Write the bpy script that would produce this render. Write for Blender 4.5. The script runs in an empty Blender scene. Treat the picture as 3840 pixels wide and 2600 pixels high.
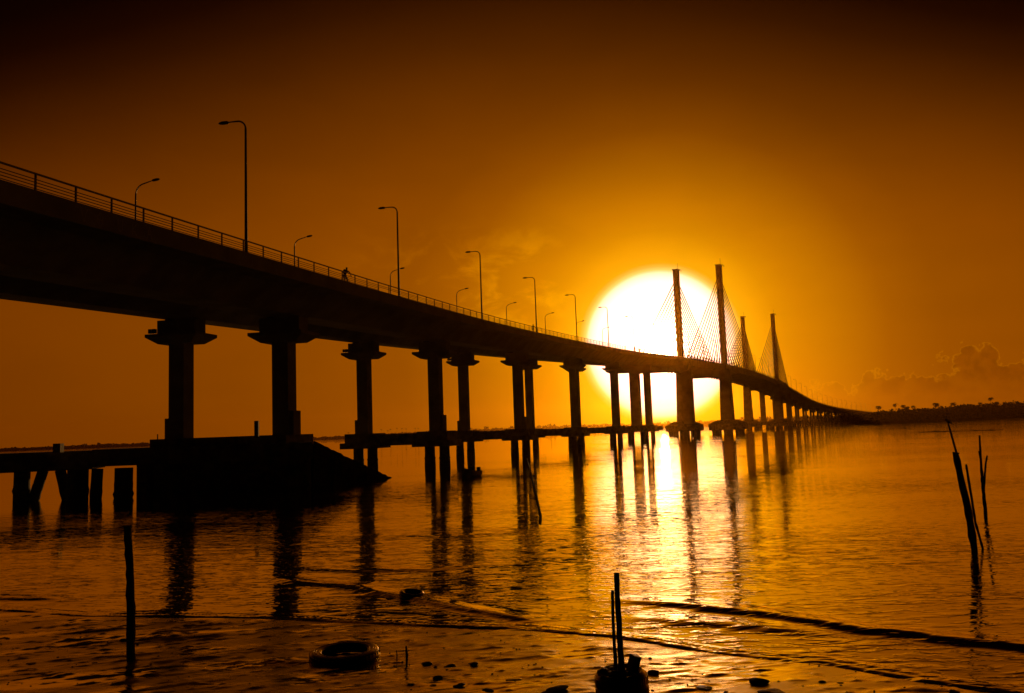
import bpy, bmesh, math, random
import numpy as np
from mathutils import Vector, Matrix
random.seed(7); rng = np.random.default_rng(7)
sc = bpy.context.scene
col = sc.collection
R = math.radians
PI = math.pi

# ------------------------------------------------------------------ camera
CAM_H = 4.4; PITCH = R(5.6716); ROLL = R(2.03)
cd = bpy.data.cameras.new('camera'); cam = bpy.data.objects.new('camera', cd); col.objects.link(cam)
cd.sensor_width = 36; cd.lens = 30.0; cd.clip_start = 0.1; cd.clip_end = 12000
_f = Vector((0, math.cos(PITCH), math.sin(PITCH))); _u = Vector((0, -math.sin(PITCH), math.cos(PITCH))); _r = Vector((1, 0, 0))
cr = _r*math.cos(ROLL) - _u*math.sin(ROLL); cu = _r*math.sin(ROLL) + _u*math.cos(ROLL)
cam.matrix_world = Matrix(((cr.x, cu.x, -_f.x, 0), (cr.y, cu.y, -_f.y, 0), (cr.z, cu.z, -_f.z, CAM_H), (0, 0, 0, 1)))
sc.camera = cam
FPX = 3200.0
def ray(px, py):
    dx, dy = px-1920, py-1300
    d = cr*dx - cu*dy + _f*FPX
    return d.normalized()
def ground(px, py, z=0.0):
    d = ray(px, py); t = (z-CAM_H)/d.z
    return Vector((d.x*t, d.y*t, z))
def depth(px, py, Y):
    d = ray(px, py); t = Y/d.y
    return Vector((d.x*t, Y, CAM_H+d.z*t))

# ------------------------------------------------------------------ sky, sun, exposure
SUN_AZ, SUN_EL = R(9.88), R(5.38)
sun_dir = Vector((math.sin(SUN_AZ)*math.cos(SUN_EL), math.cos(SUN_AZ)*math.cos(SUN_EL), math.sin(SUN_EL)))
w = bpy.data.worlds.new('World'); sc.world = w; w.use_nodes = True
nt = w.node_tree; nt.nodes.clear()
class G:
    """small wrapper to wire shader nodes"""
    def __init__(s, t): s.t = t
    def n(s, k, **kw):
        x = s.t.nodes.new(k)
        for a, b in kw.items(): setattr(x, a, b)
        return x
    def put(s, inp, v):
        if isinstance(v, bpy.types.NodeSocket): s.t.links.new(v, inp)
        else: inp.default_value = v
    def m(s, op, a, b=0.0, c=0.0, clamp=False):
        x = s.n('ShaderNodeMath', operation=op, use_clamp=clamp)
        s.put(x.inputs[0], a); s.put(x.inputs[1], b); s.put(x.inputs[2], c)
        return x.outputs[0]
    def vm(s, op, a, b=(0, 0, 0), out=0):
        x = s.n('ShaderNodeVectorMath', operation=op)
        s.put(x.inputs[0], a); s.put(x.inputs[1], b)
        return x.outputs[out]
    def xyz(s, a, b, c):
        x = s.n('ShaderNodeCombineXYZ'); s.put(x.inputs[0], a); s.put(x.inputs[1], b); s.put(x.inputs[2], c); return x.outputs[0]
    def sep(s, v):
        x = s.n('ShaderNodeSeparateXYZ'); s.put(x.inputs[0], v); return x.outputs
    def ramp(s, fac, stops, interp='LINEAR', mode='RGB'):
        x = s.n('ShaderNodeValToRGB'); cr_ = x.color_ramp; cr_.interpolation = interp
        while len(cr_.elements) < len(stops): cr_.elements.new(0.5)
        for e, (p, c) in zip(cr_.elements, stops):
            e.position = p; e.color = (c, c, c, 1) if isinstance(c, (int, float)) else (*c, 1)
        s.put(x.inputs[0], fac); return x.outputs[0]
    def noise(s, v, scale, detail=2, rough=.5, dist=0.0, dim='3D'):
        x = s.n('ShaderNodeTexNoise', noise_dimensions=dim)
        s.put(x.inputs['Vector'], v); x.inputs['Scale'].default_value = scale; x.inputs['Detail'].default_value = detail
        x.inputs['Roughness'].default_value = rough; x.inputs['Distortion'].default_value = dist
        return x.outputs['Fac']
    def mix(s, f, a, b, mode='MIX'):
        x = s.n('ShaderNodeMix', data_type='RGBA', blend_type=mode)
        s.put(x.inputs[0], f); s.put(x.inputs[6], a if isinstance(a, bpy.types.NodeSocket) else (*a, 1)); s.put(x.inputs[7], b if isinstance(b, bpy.types.NodeSocket) else (*b, 1))
        return x.outputs[2]
    def maprange(s, v, a, b, c=0.0, d=1.0, smooth=True):
        x = s.n('ShaderNodeMapRange', interpolation_type='SMOOTHSTEP' if smooth else 'LINEAR')
        s.put(x.inputs[0], v); s.put(x.inputs[1], a); s.put(x.inputs[2], b); s.put(x.inputs[3], c); s.put(x.inputs[4], d)
        return x.outputs[0]
g = G(nt)
tc = g.n('ShaderNodeTexCoord'); D = g.vm('NORMALIZE', tc.outputs['Generated'])
dx, dy, dz = g.sep(D)
el = g.m('MULTIPLY', g.m('ARCSINE', dz), 180/PI)
az = g.m('MULTIPLY', g.m('ARCTAN2', dx, dy), 180/PI)
cth = g.vm('DOT_PRODUCT', D, tuple(sun_dir), out=1)
th = g.m('MULTIPLY', g.m('ARCCOSINE', g.m('MINIMUM', cth, 1.0)), 180/PI)
# glow around the sun, by angle (degrees / 60)
DISC = (40, 21, 10)
stops = [(0, DISC), (.9, (30, 15.5, 7.5)), (1.5, (9, 4.8, 3.0)), (2.2, (5.2, 2.6, 1.7)), (3.2, (3.8, 1.8, 1.22)), (4.2, (2.9, 1.45, 1.02)), (4.62, (2.2, 1.15, .72)), (4.92, (1.3, .68, .14)), (5.25, (.93, .39, .003)), (6.2, (.84, .335, .001)), (7.5, (.70, .252, 0)), (9, (.62, .203, 0)), (14, (.365, .097, 0)), (17, (.295, .073, 0)),
         (20, (.28, .067, 0)), (28, (.235, .054, 0)), (41, (.185, .040, 0)), (52, (.12, .025, 0)), (60, (.07, .014, 0))]
glow = g.ramp(g.m('DIVIDE', th, 60.0), [(p/60, c) for p, c in stops])
back = g.ramp(g.m('DIVIDE', th, 180.0), [(0, 1.0), (.32, 1.0), (.45, .3), (.6, .06), (1, .015)])
elw = g.m('MULTIPLY', el, g.m('ADD', 1.0, g.m('MULTIPLY', .36, g.m('POWER', g.m('DIVIDE', g.m('ABSOLUTE', az), 31.0), 2.0))))
dark = g.ramp(g.m('DIVIDE', elw, 60.0, clamp=True), [(0, 1.0), (11/60, 1.0), (15/60, (.9, .87, .8)), (20/60, (.60, .565, .5)), (25/60, (.285, .255, .2)), (28/60, (.13, .108, .08)), (30.5/60, (.052, .038, .03)), (33/60, (.022, .013, .01)), (40/60, (.014, .007, .005)), (1, (.014, .006, .004))])
sky = g.mix(1.0, glow, back, 'MULTIPLY')
sky = g.mix(1.0, sky, dark, 'MULTIPLY')
# cumulus bank on the right horizon: an edge height per azimuth, broken up by noise
P = g.xyz(g.m('MULTIPLY', az, .1), g.m('MULTIPLY', el, .1), 0.0)
n1 = g.noise(P, 5.5, 5, .55, .15)
n2 = g.noise(g.vm('ADD', P, (3.1, 1.7, 0)), 13, 5, .62); n3 = g.noise(g.vm('ADD', P, (9.1, 4.7, 0)), 40, 4, .6)
def bil(scale, off):
    """rounded billows: distance to scattered cell centres, jittered"""
    x = g.n('ShaderNodeTexVoronoi', voronoi_dimensions='2D', feature='F1'); x.inputs['Scale'].default_value = scale
    jit = g.n('ShaderNodeTexNoise'); jit.inputs['Scale'].default_value = scale*1.4; jit.inputs['Detail'].default_value = 3; g.put(jit.inputs['Vector'], P)
    g.put(x.inputs['Vector'], g.vm('ADD', g.vm('ADD', P, (off, off*.7, 0)), g.vm('MULTIPLY', g.vm('SUBTRACT', jit.outputs['Color'], (.5, .5, .5)), (.12, .12, 0))))
    return x.outputs['Distance']
azd = g.m('ADD', az, g.m('MULTIPLY', g.m('SUBTRACT', n1, .5), 2.6))
top = g.ramp(g.m('DIVIDE', g.m('SUBTRACT', azd, 14.0), 26.0, clamp=True),
    [((a-14)/26, h/6) for a, h in [(14, 0), (17.5, 1.2), (19.5, 2.0), (20.4, 2.5), (21.1, 1.95), (22.3, 2.75), (23.7, 2.75), (24.4, 2.45), (25.4, 2.3), (26.3, 2.75), (26.9, 3.4), (27.8, 3.85), (28.4, 4.1), (29.4, 4.15), (29.8, 3.3), (30.2, 3.0), (31, 3.1), (34, 2.6), (40, 1.0)]])
d = g.m('ADD', g.m('SUBTRACT', g.m('MULTIPLY', top, 5.85), el), g.m('ADD', g.m('MULTIPLY', g.m('SUBTRACT', .42, bil(7.0, 0.0)), 1.5), g.m('ADD', g.m('MULTIPLY', g.m('SUBTRACT', .42, bil(17.0, 3.0)), .75), g.m('MULTIPLY', g.m('SUBTRACT', n3, .5), .7))))
body = g.m('MULTIPLY', g.maprange(d, 0.0, .16), g.maprange(el, .1, 2.6, .18, 1.0))
rim = g.m('MULTIPLY', g.maprange(d, -.05, .03), g.maprange(d, .34, .05))
body = g.m('MULTIPLY', g.m('MULTIPLY', body, g.maprange(az, 17.0, 27.5, .16, 1.0)), g.maprange(g.noise(g.vm('ADD', P, (1.3, 8.2, 0)), 9, 4, .55), .36, .56, .3, 1.0))
inner = g.maprange(n2, .40, .66, .80, 1.25)
sky = g.mix(g.m('MULTIPLY', body, .6), sky, g.mix(1.0, g.mix(1.0, sky, (.66, .58, .6), 'MULTIPLY'), inner, 'MULTIPLY'))
sky = g.mix(g.m('MULTIPLY', g.m('MULTIPLY', rim, g.maprange(az, 15.0, 27.0)), .85), sky, g.mix(1.0, sky, (1.45, 1.7, 1.0), 'MULTIPLY'))
# thin wisps left of the sun
wn = g.noise(g.xyz(g.m('MULTIPLY', az, .10), g.m('MULTIPLY', el, .17), 2.0), 3.0, 6, .6, .5)
wm = g.m('MULTIPLY', g.m('MULTIPLY', g.maprange(el, 4.0, 9.0), g.maprange(el, 15.0, 11.0)), g.m('MULTIPLY', g.maprange(az, -13.0, -5.0), g.maprange(az, 5.0, 1.0)))
wsp = g.m('MULTIPLY', g.maprange(wn, .46, .66), wm)
sky = g.mix(g.m('MULTIPLY', wsp, .95), sky, g.mix(1.0, sky, (1.4, 1.55, 1.0), 'MULTIPLY'))
wn2 = g.noise(g.xyz(g.m('MULTIPLY', az, .05), g.m('MULTIPLY', el, .12), 7.0), 2.2, 5, .55, .3)
sky = g.mix(1.0, sky, g.maprange(wn2, .3, .7, .965, 1.035), 'MULTIPLY')
bg = g.n('ShaderNodeBackground'); g.put(bg.inputs['Color'], sky); bg.inputs['Strength'].default_value = 1.0
wo = g.n('ShaderNodeOutputWorld'); nt.links.new(bg.outputs[0], wo.inputs[0])

sl = bpy.data.lights.new('sun', 'SUN'); sl.energy = 1.2; sl.angle = R(0.5); sl.color = (1.0, .46, .10)
so = bpy.data.objects.new('sun', sl); col.objects.link(so)
so.rotation_euler = (-sun_dir).to_track_quat('-Z', 'Y').to_euler(); so.location = (60, 300, 90)

vs = sc.view_settings
vs.view_transform = 'Standard'; vs.look = 'None'; vs.exposure = 0.0; vs.gamma = 1.0; vs.use_curve_mapping = False
sc.render.engine = 'CYCLES'
cy = sc.cycles
cy.use_denoising = True; cy.max_bounces = 6; cy.volume_bounces = 0; cy.glossy_bounces = 4; cy.diffuse_bounces = 3; cy.caustics_reflective = True
cy.sample_clamp_indirect = 12.0

# ------------------------------------------------------------------ mesh helpers
class MB:
    def __init__(s): s.v = []; s.f = []; s.smooth = []
    def add(s, vs_, fs, smooth=False):
        o = len(s.v); s.v += [tuple(p) for p in vs_]; s.f += [tuple(i+o for i in f) for f in fs]; s.smooth += [smooth]*len(fs)
    def box(s, c, sz, M=None, taper=(1, 1)):
        x, y, z = sz[0]/2, sz[1]/2, sz[2]/2
        pts = [Vector((sx*x*(taper[0] if k else 1), sy*y*(taper[1] if k else 1), z if k else -z)) for k in (0, 1) for sx, sy in ((-1, -1), (1, -1), (1, 1), (-1, 1))]
        c = Vector(c)
        pts = [(M @ p if M else p)+c for p in pts]
        s.add(pts, [(3, 2, 1, 0), (4, 5, 6, 7), (0, 1, 5, 4), (1, 2, 6, 5), (2, 3, 7, 6), (3, 0, 4, 7)])
    def hexa(s, lo, hi):
        """lo, hi: rings of n points"""
        n = len(lo); s.add(list(lo)+list(hi), [tuple(range(n-1, -1, -1)), tuple(range(n, 2*n))]+[(i, (i+1) % n, n+(i+1) % n, n+i) for i in range(n)])
    def tube(s, pts, r, n=8, caps=True, smooth=True):
        pts = [Vector(p) for p in pts]; rs = r if isinstance(r, (list, tuple)) else [r]*len(pts)
        rings = []; up = None
        for i, p in enumerate(pts):
            t = (pts[min(i+1, len(pts)-1)]-pts[max(i-1, 0)]).normalized()
            if up is None:
                up = Vector((0, 0, 1)) if abs(t.z) < .9 else Vector((1, 0, 0))
            a = t.cross(up).normalized(); b = a.cross(t).normalized(); up = b
            rings.append([p+(a*math.cos(2*PI*k/n)+b*math.sin(2*PI*k/n))*rs[i] for k in range(n)])
        vs_ = [q for rg in rings for q in rg]; fs = []
        for i in range(len(rings)-1):
            for k in range(n): fs.append((i*n+k, i*n+(k+1) % n, (i+1)*n+(k+1) % n, (i+1)*n+k))
        s.add(vs_, fs, smooth)
        if caps:
            s.add(rings[0], [tuple(range(n-1, -1, -1))]); s.add(rings[-1], [tuple(range(n))])
    def lathe(s, prof, n=40, c=(0, 0, 0), M=None, closed=True):
        m = len(prof); vs_ = []
        for k in range(n):
            a = 2*PI*k/n
            for r_, z in prof:
                p = Vector((r_*math.cos(a), r_*math.sin(a), z)); vs_.append((M @ p if M else p)+Vector(c))
        fs = []
        for k in range(n):
            for j in range(m if closed else m-1):
                j2 = (j+1) % m; fs.append((k*m+j, ((k+1) % n)*m+j, ((k+1) % n)*m+j2, k*m+j2))
        s.add(vs_, fs, True)
    def blob(s, c, rad, seed=0, rough=.25, sub=2, M=None):
        bm = bmesh.new(); bmesh.ops.create_icosphere(bm, subdivisions=sub, radius=1)
        rr = random.Random(seed); ph = [(Vector((rr.uniform(-1, 1), rr.uniform(-1, 1), rr.uniform(-1, 1)))*3, rr.uniform(0, 6)) for _ in range(5)]
        vs_ = []
        for v in bm.verts:
            k = 1+rough*sum(math.sin(v.co.dot(a)+b) for a, b in ph)/2.5
            p = Vector((v.co.x*rad[0], v.co.y*rad[1], v.co.z*rad[2]))*k
            vs_.append((M @ p if M else p)+Vector(c))
        fs = [tuple(v.index for v in f.verts) for f in bm.faces]; bm.free(); s.add(vs_, fs, False)
    def build(s, name, mat, parent=None):
        me = bpy.data.meshes.new(name); me.from_pydata(s.v, [], s.f); me.materials.append(mat)
        me.polygons.foreach_set('use_smooth', s.smooth); me.update()
        o = bpy.data.objects.new(name, me); col.objects.link(o)
        if parent is not None: o.parent = parent; o.matrix_parent_inverse = parent_inv(parent)
        return o
def world_m(o):
    m = o.matrix_basis.copy()
    if o.parent: m = world_m(o.parent) @ o.matrix_parent_inverse @ m
    return m
def parent_inv(p): return world_m(p).inverted()      # meshes are written in world coordinates
def tag(o, label=None, cat=None, group=None, kind=None):
    for k, v in (('label', label), ('category', cat), ('group', group), ('kind', kind)):
        if v: o[k] = v
    return o
def empty(name, loc, label=None, cat=None, group=None):
    o = bpy.data.objects.new(name, None); o.location = loc; o.empty_display_size = .3; col.objects.link(o)
    return tag(o, label, cat, group)
def copy_tree(o, parent=None):
    c = o.copy(); col.objects.link(c)
    if parent is not None: c.parent = parent; c.matrix_parent_inverse = o.matrix_parent_inverse.copy()
    for ch in o.children: copy_tree(ch, c)
    return c

# ------------------------------------------------------------------ materials
def mat(name):
    m = bpy.data.materials.new(name); m.use_nodes = True; t = m.node_tree; t.nodes.clear()
    gg = G(t); b = gg.n('ShaderNodeBsdfPrincipled'); o = gg.n('ShaderNodeOutputMaterial'); t.links.new(b.outputs[0], o.inputs[0])
    return m, gg, b
def simple(name, c1, c2, scale, rough=.7, bump=0.0, bdist=.02, spec=.5, metal=0.0, detail=5, stretch=(1, 1, 1)):
    m, gg, b = mat(name)
    t = gg.n('ShaderNodeTexCoord'); v = gg.vm('MULTIPLY', t.outputs['Object'], stretch)
    n = gg.noise(v, scale, detail, .6)
    gg.put(b.inputs['Base Color'], gg.mix(gg.maprange(n, .3, .7), c1, c2))
    b.inputs['Roughness'].default_value = rough; b.inputs['Metallic'].default_value = metal; b.inputs['Specular IOR Level'].default_value = spec
    if bump:
        bp = gg.n('ShaderNodeBump'); bp.inputs['Strength'].default_value = bump; bp.inputs['Distance'].default_value = bdist
        gg.put(bp.inputs['Height'], gg.noise(v, scale*6, 4, .6)); gg.t.links.new(bp.outputs[0], b.inputs['Normal'])
    return m
M_conc = simple('concrete', (.26, .24, .215), (.44, .41, .37), .35, .8, .4, .02)
M_oldconc = simple('stained_concrete', (.07, .06, .05), (.34, .31, .27), .9, .75, .7, .04)
M_pile = simple('barnacled_pile', (.05, .045, .04), (.16, .14, .12), 2.5, .85, .9, .06)
M_metal = simple('galvanised_steel', (.16, .16, .16), (.24, .24, .24), 3, .45, metal=.7)
M_dark = simple('dark_metal', (.03, .03, .03), (.06, .06, .06), 3, .5)
M_cable = simple('cable_sheath', (.05, .05, .05), (.08, .08, .08), 2, .5)
M_paint = simple('graffiti_paint', (.42, .40, .36), (.55, .52, .48), 2, .6)
M_rubber = simple('tyre_rubber', (.014, .013, .012), (.034, .030, .026), 9, .32, .4, .004, spec=.9)
M_wood = simple('weathered_wood', (.05, .035, .022), (.14, .10, .065), 3, .8, .8, .012, stretch=(4, 4, .5))
M_hull = simple('boat_paint', (.05, .04, .03), (.12, .10, .08), 3, .5)
M_cloth = simple('dark_cloth', (.03, .03, .035), (.06, .055, .05), 8, .85)
M_skin = simple('skin', (.16, .08, .05), (.20, .10, .065), 8, .55)
M_leaf = simple('foliage', (.03, .045, .018), (.06, .08, .03), .25, .8, spec=.15)
M_bark = simple('bark', (.06, .045, .03), (.11, .085, .06), 1.5, .9, .5, .02)
M_stone = simple('wet_stone', (.03, .026, .022), (.09, .08, .065), 5, .35, .5, .01)
M_riprap = simple('dark_riprap', (.015, .012, .01), (.04, .034, .028), 3, .95, .8, .05, spec=.05)
M_plastic = simple('grubby_plastic', (.05, .045, .04), (.12, .11, .1), 12, .25)
M_land = simple('earth', (.03, .024, .016), (.05, .04, .027), .05, .95, spec=.1)
M_rope = simple('rope_fibre', (.07, .055, .04), (.12, .10, .07), 30, .9)
M_feather = simple('feathers', (.03, .03, .03), (.08, .075, .07), 20, .8)

def water_mat():
    m, gg, b = mat('river_water')
    t = gg.n('ShaderNodeTexCoord'); p = t.outputs['Object']; x, y, z = gg.sep(p)
    b.inputs['Base Color'].default_value = (.012, .010, .006, 1); b.inputs['Roughness'].default_value = .5; b.inputs['Specular IOR Level'].default_value = 0
    def layer(rot, sx, sy, scale, det, seed):
        c, s_ = math.cos(R(rot)), math.sin(R(rot))
        u = gg.m('ADD', gg.m('MULTIPLY', x, c*sx), gg.m('MULTIPLY', y, s_*sx)); v = gg.m('ADD', gg.m('MULTIPLY', x, -s_*sy), gg.m('MULTIPLY', y, c*sy))
        return gg.noise(gg.xyz(u, v, seed), scale, det, .5, .35)
    ruff = gg.m('MULTIPLY', gg.maprange(gg.noise(gg.xyz(gg.m('MULTIPLY', x, .35), y, 0.0), .05, 3, .6), .40, .62, .4, 1.6), gg.maprange(y, 90.0, 28.0, .34, 1.15))
    # mostly flat water carrying sparse, sharper wavelets at three sizes, over a faint fine chop
    big = gg.maprange(layer(-4, .28, 1.0, .62, 2, 1.0), .50, .78)
    mid = gg.maprange(layer(4, .34, 1.0, 1.9, 2, 4.0), .50, .76)
    fine = gg.maprange(layer(-10, .42, 1.0, 5.2, 2, 9.0), .48, .74); tiny = layer(9, .6, 1.0, 12.0, 2, 14.0)
    h = gg.m('ADD', gg.m('MULTIPLY', big, .009), gg.m('MULTIPLY', ruff, gg.m('ADD', gg.m('MULTIPLY', mid, .0105), gg.m('ADD', gg.m('MULTIPLY', fine, .0062), gg.m('MULTIPLY', tiny, .0008)))))
    bp = gg.n('ShaderNodeBump'); bp.inputs['Strength'].default_value = 1.0; bp.inputs['Distance'].default_value = 1.0
    gg.put(bp.inputs['Height'], h); gg.t.links.new(bp.outputs[0], b.inputs['Normal'])
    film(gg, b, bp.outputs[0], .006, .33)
    return m
def film(gg, b, nrm, rough, low):
    """mirror layer over the body colour: reflectance falls from 1 (grazing) to a half where the cosine of incidence equals low"""
    gl = gg.n('ShaderNodeBsdfGlossy'); gg.put(gl.inputs['Roughness'], rough); gl.inputs['Color'].default_value = (1.0, .93, .50, 1); gg.t.links.new(nrm, gl.inputs['Normal'])  # golden tint of the sun's reflection painted into the mirror colour
    ge = gg.n('ShaderNodeNewGeometry'); c_ = gg.m('MAXIMUM', gg.vm('DOT_PRODUCT', ge.outputs['Incoming'], nrm, out=1), 0.0)
    fac = gg.m('DIVIDE', 1.0, gg.m('ADD', 1.0, gg.m('POWER', gg.m('DIVIDE', c_, low), 3.0)))
    mx = gg.n('ShaderNodeMixShader'); gg.put(mx.inputs[0], fac); gg.t.links.new(b.outputs[0], mx.inputs[1]); gg.t.links.new(gl.outputs[0], mx.inputs[2])
    out = [n for n in gg.t.nodes if n.type == 'OUTPUT_MATERIAL'][0]; gg.t.links.new(mx.outputs[0], out.inputs[0])
M_water = water_mat()
def mud_mat():
    m, gg, b = mat('wet_mud')
    t = gg.n('ShaderNodeTexCoord'); p = t.outputs['Object']; x, y, z = gg.sep(p)
    c, s_ = math.cos(R(22)), math.sin(R(22))
    u = gg.m('ADD', gg.m('MULTIPLY', x, c), gg.m('MULTIPLY', y, s_)); v = gg.m('ADD', gg.m('MULTIPLY', x, -s_), gg.m('MULTIPLY', y, c))
    q = gg.xyz(gg.m('MULTIPLY', u, .33), v, 0.0)
    n1_ = gg.noise(q, 1.1, 5, .6, .4); n2_ = gg.noise(q, 6.0, 5, .6, .3); n3_ = gg.noise(p, 28, 3, .6)
    gg.put(b.inputs['Base Color'], gg.mix(n1_, (.03, .022, .014), (.075, .058, .04)))
    b.inputs['Roughness'].default_value = .6; b.inputs['Specular IOR Level'].default_value = .2
    h = gg.m('ADD', gg.m('MULTIPLY', n2_, .018), gg.m('MULTIPLY', n3_, .005))
    bp = gg.n('ShaderNodeBump'); gg.put(bp.inputs['Strength'], gg.maprange(n1_, .34, .6, .12, .6)); bp.inputs['Distance'].default_value = 1.0
    gg.put(bp.inputs['Height'], h); gg.t.links.new(bp.outputs[0], b.inputs['Normal'])
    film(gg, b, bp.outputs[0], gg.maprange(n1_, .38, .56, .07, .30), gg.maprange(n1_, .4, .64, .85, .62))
    return m
M_mud = mud_mat()
for m_, lo_, ro_ in ((M_rubber, .34, .28),):
    gg = G(m_.node_tree); b_ = [n for n in m_.node_tree.nodes if n.type == 'BSDF_PRINCIPLED'][0]; bp_ = [n for n in m_.node_tree.nodes if n.type == 'BUMP'][0]; b_.inputs['Specular IOR Level'].default_value = .1
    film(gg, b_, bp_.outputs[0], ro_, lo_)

# ------------------------------------------------------------------ numpy noise and grids
def vnoise(x, y, seed=0):
    xi = np.floor(x).astype(np.int64); yi = np.floor(y).astype(np.int64); fx = x-xi; fy = y-yi
    fx = fx*fx*fx*(fx*(fx*6-15)+10); fy = fy*fy*fy*(fy*(fy*6-15)+10)
    def hsh(a, b):
        n = (a*374761393+b*668265263+seed*1442695041) & 0x7fffffff; n = ((n ^ (n >> 13))*1274126177) & 0x7fffffff
        return ((n ^ (n >> 16)) & 0xffff)/65535.0
    a = hsh(xi, yi); b = hsh(xi+1, yi); c = hsh(xi, yi+1); e = hsh(xi+1, yi+1)
    return a+(b-a)*fx+(c-a)*fy+(a-b-c+e)*fx*fy
def fbm(x, y, seed=0, o=4):
    s_ = 0; a = .5; t = 0
    for i in range(o): s_ = s_+a*vnoise(x*2**i+17*i, y*2**i+5*i, seed+i); t += a; a *= .5
    return s_/t
def polyd(X, Y, pts):
    """distance to a polyline, parameter along it (0-1) and signed side (positive toward the camera side, below)"""
    best = np.full(X.shape, 1e9); par = np.zeros(X.shape); side = np.zeros(X.shape)
    P_ = np.array([(p[0], p[1]) for p in pts]); L = np.r_[0, np.cumsum(np.hypot(*np.diff(P_, axis=0).T))]
    for i in range(len(P_)-1):
        a, b = P_[i], P_[i+1]; e = b-a; l2 = e@e
        t = np.clip(((X-a[0])*e[0]+(Y-a[1])*e[1])/l2, 0, 1); qx = X-a[0]-t*e[0]; qy = Y-a[1]-t*e[1]; d_ = np.hypot(qx, qy)
        k = d_ < best; best = np.where(k, d_, best); par = np.where(k, (L[i]+t*np.sqrt(l2))/L[-1], par); side = np.where(k, np.sign(e[1]*qx-e[0]*qy), side)
    return best, par, side
def grid_obj(name, X, Y, Z, m):
    nr, nc = X.shape; me = bpy.data.meshes.new(name)
    co = np.stack([X, Y, Z], -1).reshape(-1, 3).astype(np.float32)
    i = np.arange(nr*nc).reshape(nr, nc); q = np.stack([i[:-1, :-1], i[:-1, 1:], i[1:, 1:], i[1:, :-1]], -1).reshape(-1, 4).astype(np.int32)
    me.vertices.add(len(co)); me.vertices.foreach_set('co', co.ravel())
    me.loops.add(q.size); me.loops.foreach_set('vertex_index', q.ravel())
    me.polygons.add(len(q)); me.polygons.foreach_set('loop_start', np.arange(0, q.size, 4, dtype=np.int32)); me.polygons.foreach_set('loop_total', np.full(len(q), 4, dtype=np.int32))
    me.polygons.foreach_set('use_smooth', np.ones(len(q), dtype=bool)); me.materials.append(m); me.update(); me.validate()
    o = bpy.data.objects.new(name, me); col.objects.link(o); o['kind'] = 'structure'; return o

shore = [(-60, 33), (-22, 26)]+[tuple(ground(*p)[:2]) for p in [(0, 2283), (300, 2303), (500, 2309), (950, 2313), (1300, 2330), (1700, 2350), (2000, 2358), (2300, 2385), (2700, 2445), (3100, 2485), (3500, 2555), (3840, 2600)]]+[(9.6, 12), (14, 5), (21, -8)]
shx, shy = np.array(shore).T
def mud_z(X, Y):
    X = np.asarray(X, float); Y = np.asarray(Y, float)
    wob = (fbm(X*.5, Y*.5, 5, 3)-.5)*.5
    d_ = (np.interp(X, shx, shy)-Y)*.88+wob
    z = np.where(d_ > 0, .042*d_, .10*d_); z = np.maximum(z, -1.3)
    c, s_ = math.cos(R(20)), math.sin(R(20)); u = X*c+Y*s_; v = -X*s_+Y*c
    st = fbm(u*.55, v*2.6, 31, 5); lump = fbm(X*1.1, Y*1.6, 77, 4)
    rip = fbm(u*1.4, v*9, 51, 3)-.5; spk = fbm(u*3.2, v*7.5, 61, 3)
    k = np.clip(d_/.8, 0, 1); wet = np.clip((lump-.36)*5, 0, 1)
    return z+k*(np.maximum(st-.50, 0)*.11*wet+np.maximum(lump-.56, 0)*.07+rip*.012*wet+np.maximum(spk-.62, 0)*.10)
gx = np.arange(-30, 22, .07); gy = np.r_[np.arange(-8, 11.5, .5), np.arange(11.5, 27, .045), np.arange(27, 40, .5)]
GX, GY = np.meshgrid(gx, gy); grid_obj('mud_flat', GX, GY, mud_z(GX, GY), M_mud)
def mud(px, py):
    p = ground(px, py)
    for _ in range(8): p = ground(px, py, float(mud_z(p.x, p.y)))
    return p

# river: one sheet in rings around the shore, with the swash and two small breaking swells as real relief
rr_ = np.r_[np.arange(10, 46, .085), 46*np.geomspace(1, 3380/46, 300)[1:]]
aa_ = np.r_[np.radians(np.arange(-84, -36, 1.5)), np.radians(np.arange(-36, 36, .2)), np.radians(np.arange(36, 84.1, 1.5))]
RA, AA = np.meshgrid(rr_, aa_, indexing='ij'); WX = RA*np.sin(AA); WY = RA*np.cos(AA); WZ = np.zeros_like(WX)
near = rr_ < 60; nX, nY = WX[near], WY[near]; H_ = np.zeros_like(nX)
def crest(pts, width, h, fade=(.15, .1), seed=1, back=2.2):
    global H_
    q = [ground(*p) for p in pts]; jx = (fbm(nX*.45, nY*.45, seed, 3)-.5)*.7
    d_, t, sd = polyd(nX, nY+jx, [(p.x, p.y) for p in q]); d_ = d_*sd
    f_ = np.clip(t/fade[0], 0, 1)*np.clip((1-t)/fade[1], 0, 1); f_ = f_*f_*(3-2*f_)
    amp = h*f_*(.75+.5*fbm(nX*.8, nY*.8, seed+9, 2))
    H_ = H_+amp*np.where(d_ > 0, np.exp(-(d_/width)**2), np.exp(-(d_/(width*back))**2))
crest([(2200, 2250), (2350, 2258), (2600, 2276), (2900, 2312), (3200, 2362), (3500, 2398), (3840, 2433), (4300, 2480)], .24, .08, (.25, .02), 3)
crest([(2300, 2318), (2600, 2338), (2950, 2368), (3200, 2400)], .30, .05, (.3, .3), 4)
crest([(1000, 2168), (1120, 2182), (1330, 2204), (1500, 2240), (1700, 2278), (1900, 2320), (2050, 2352)], .20, .065, (.12, .1), 6)
crest([(1080, 2128), (1300, 2140), (1600, 2136), (1900, 2110)], .25, .04, (.2, .35), 8)
crest([(-200, 2225), (0, 2243), (180, 2252), (330, 2268)], .2, .05, (.05, .4), 12)
crest([(300, 2286), (480, 2300), (700, 2306)], .15, .03, (.3, .3), 14)
crest([(1250, 2000), (1700, 2014), (2050, 1985)], .5, .03, (.35, .35), 15)
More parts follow.
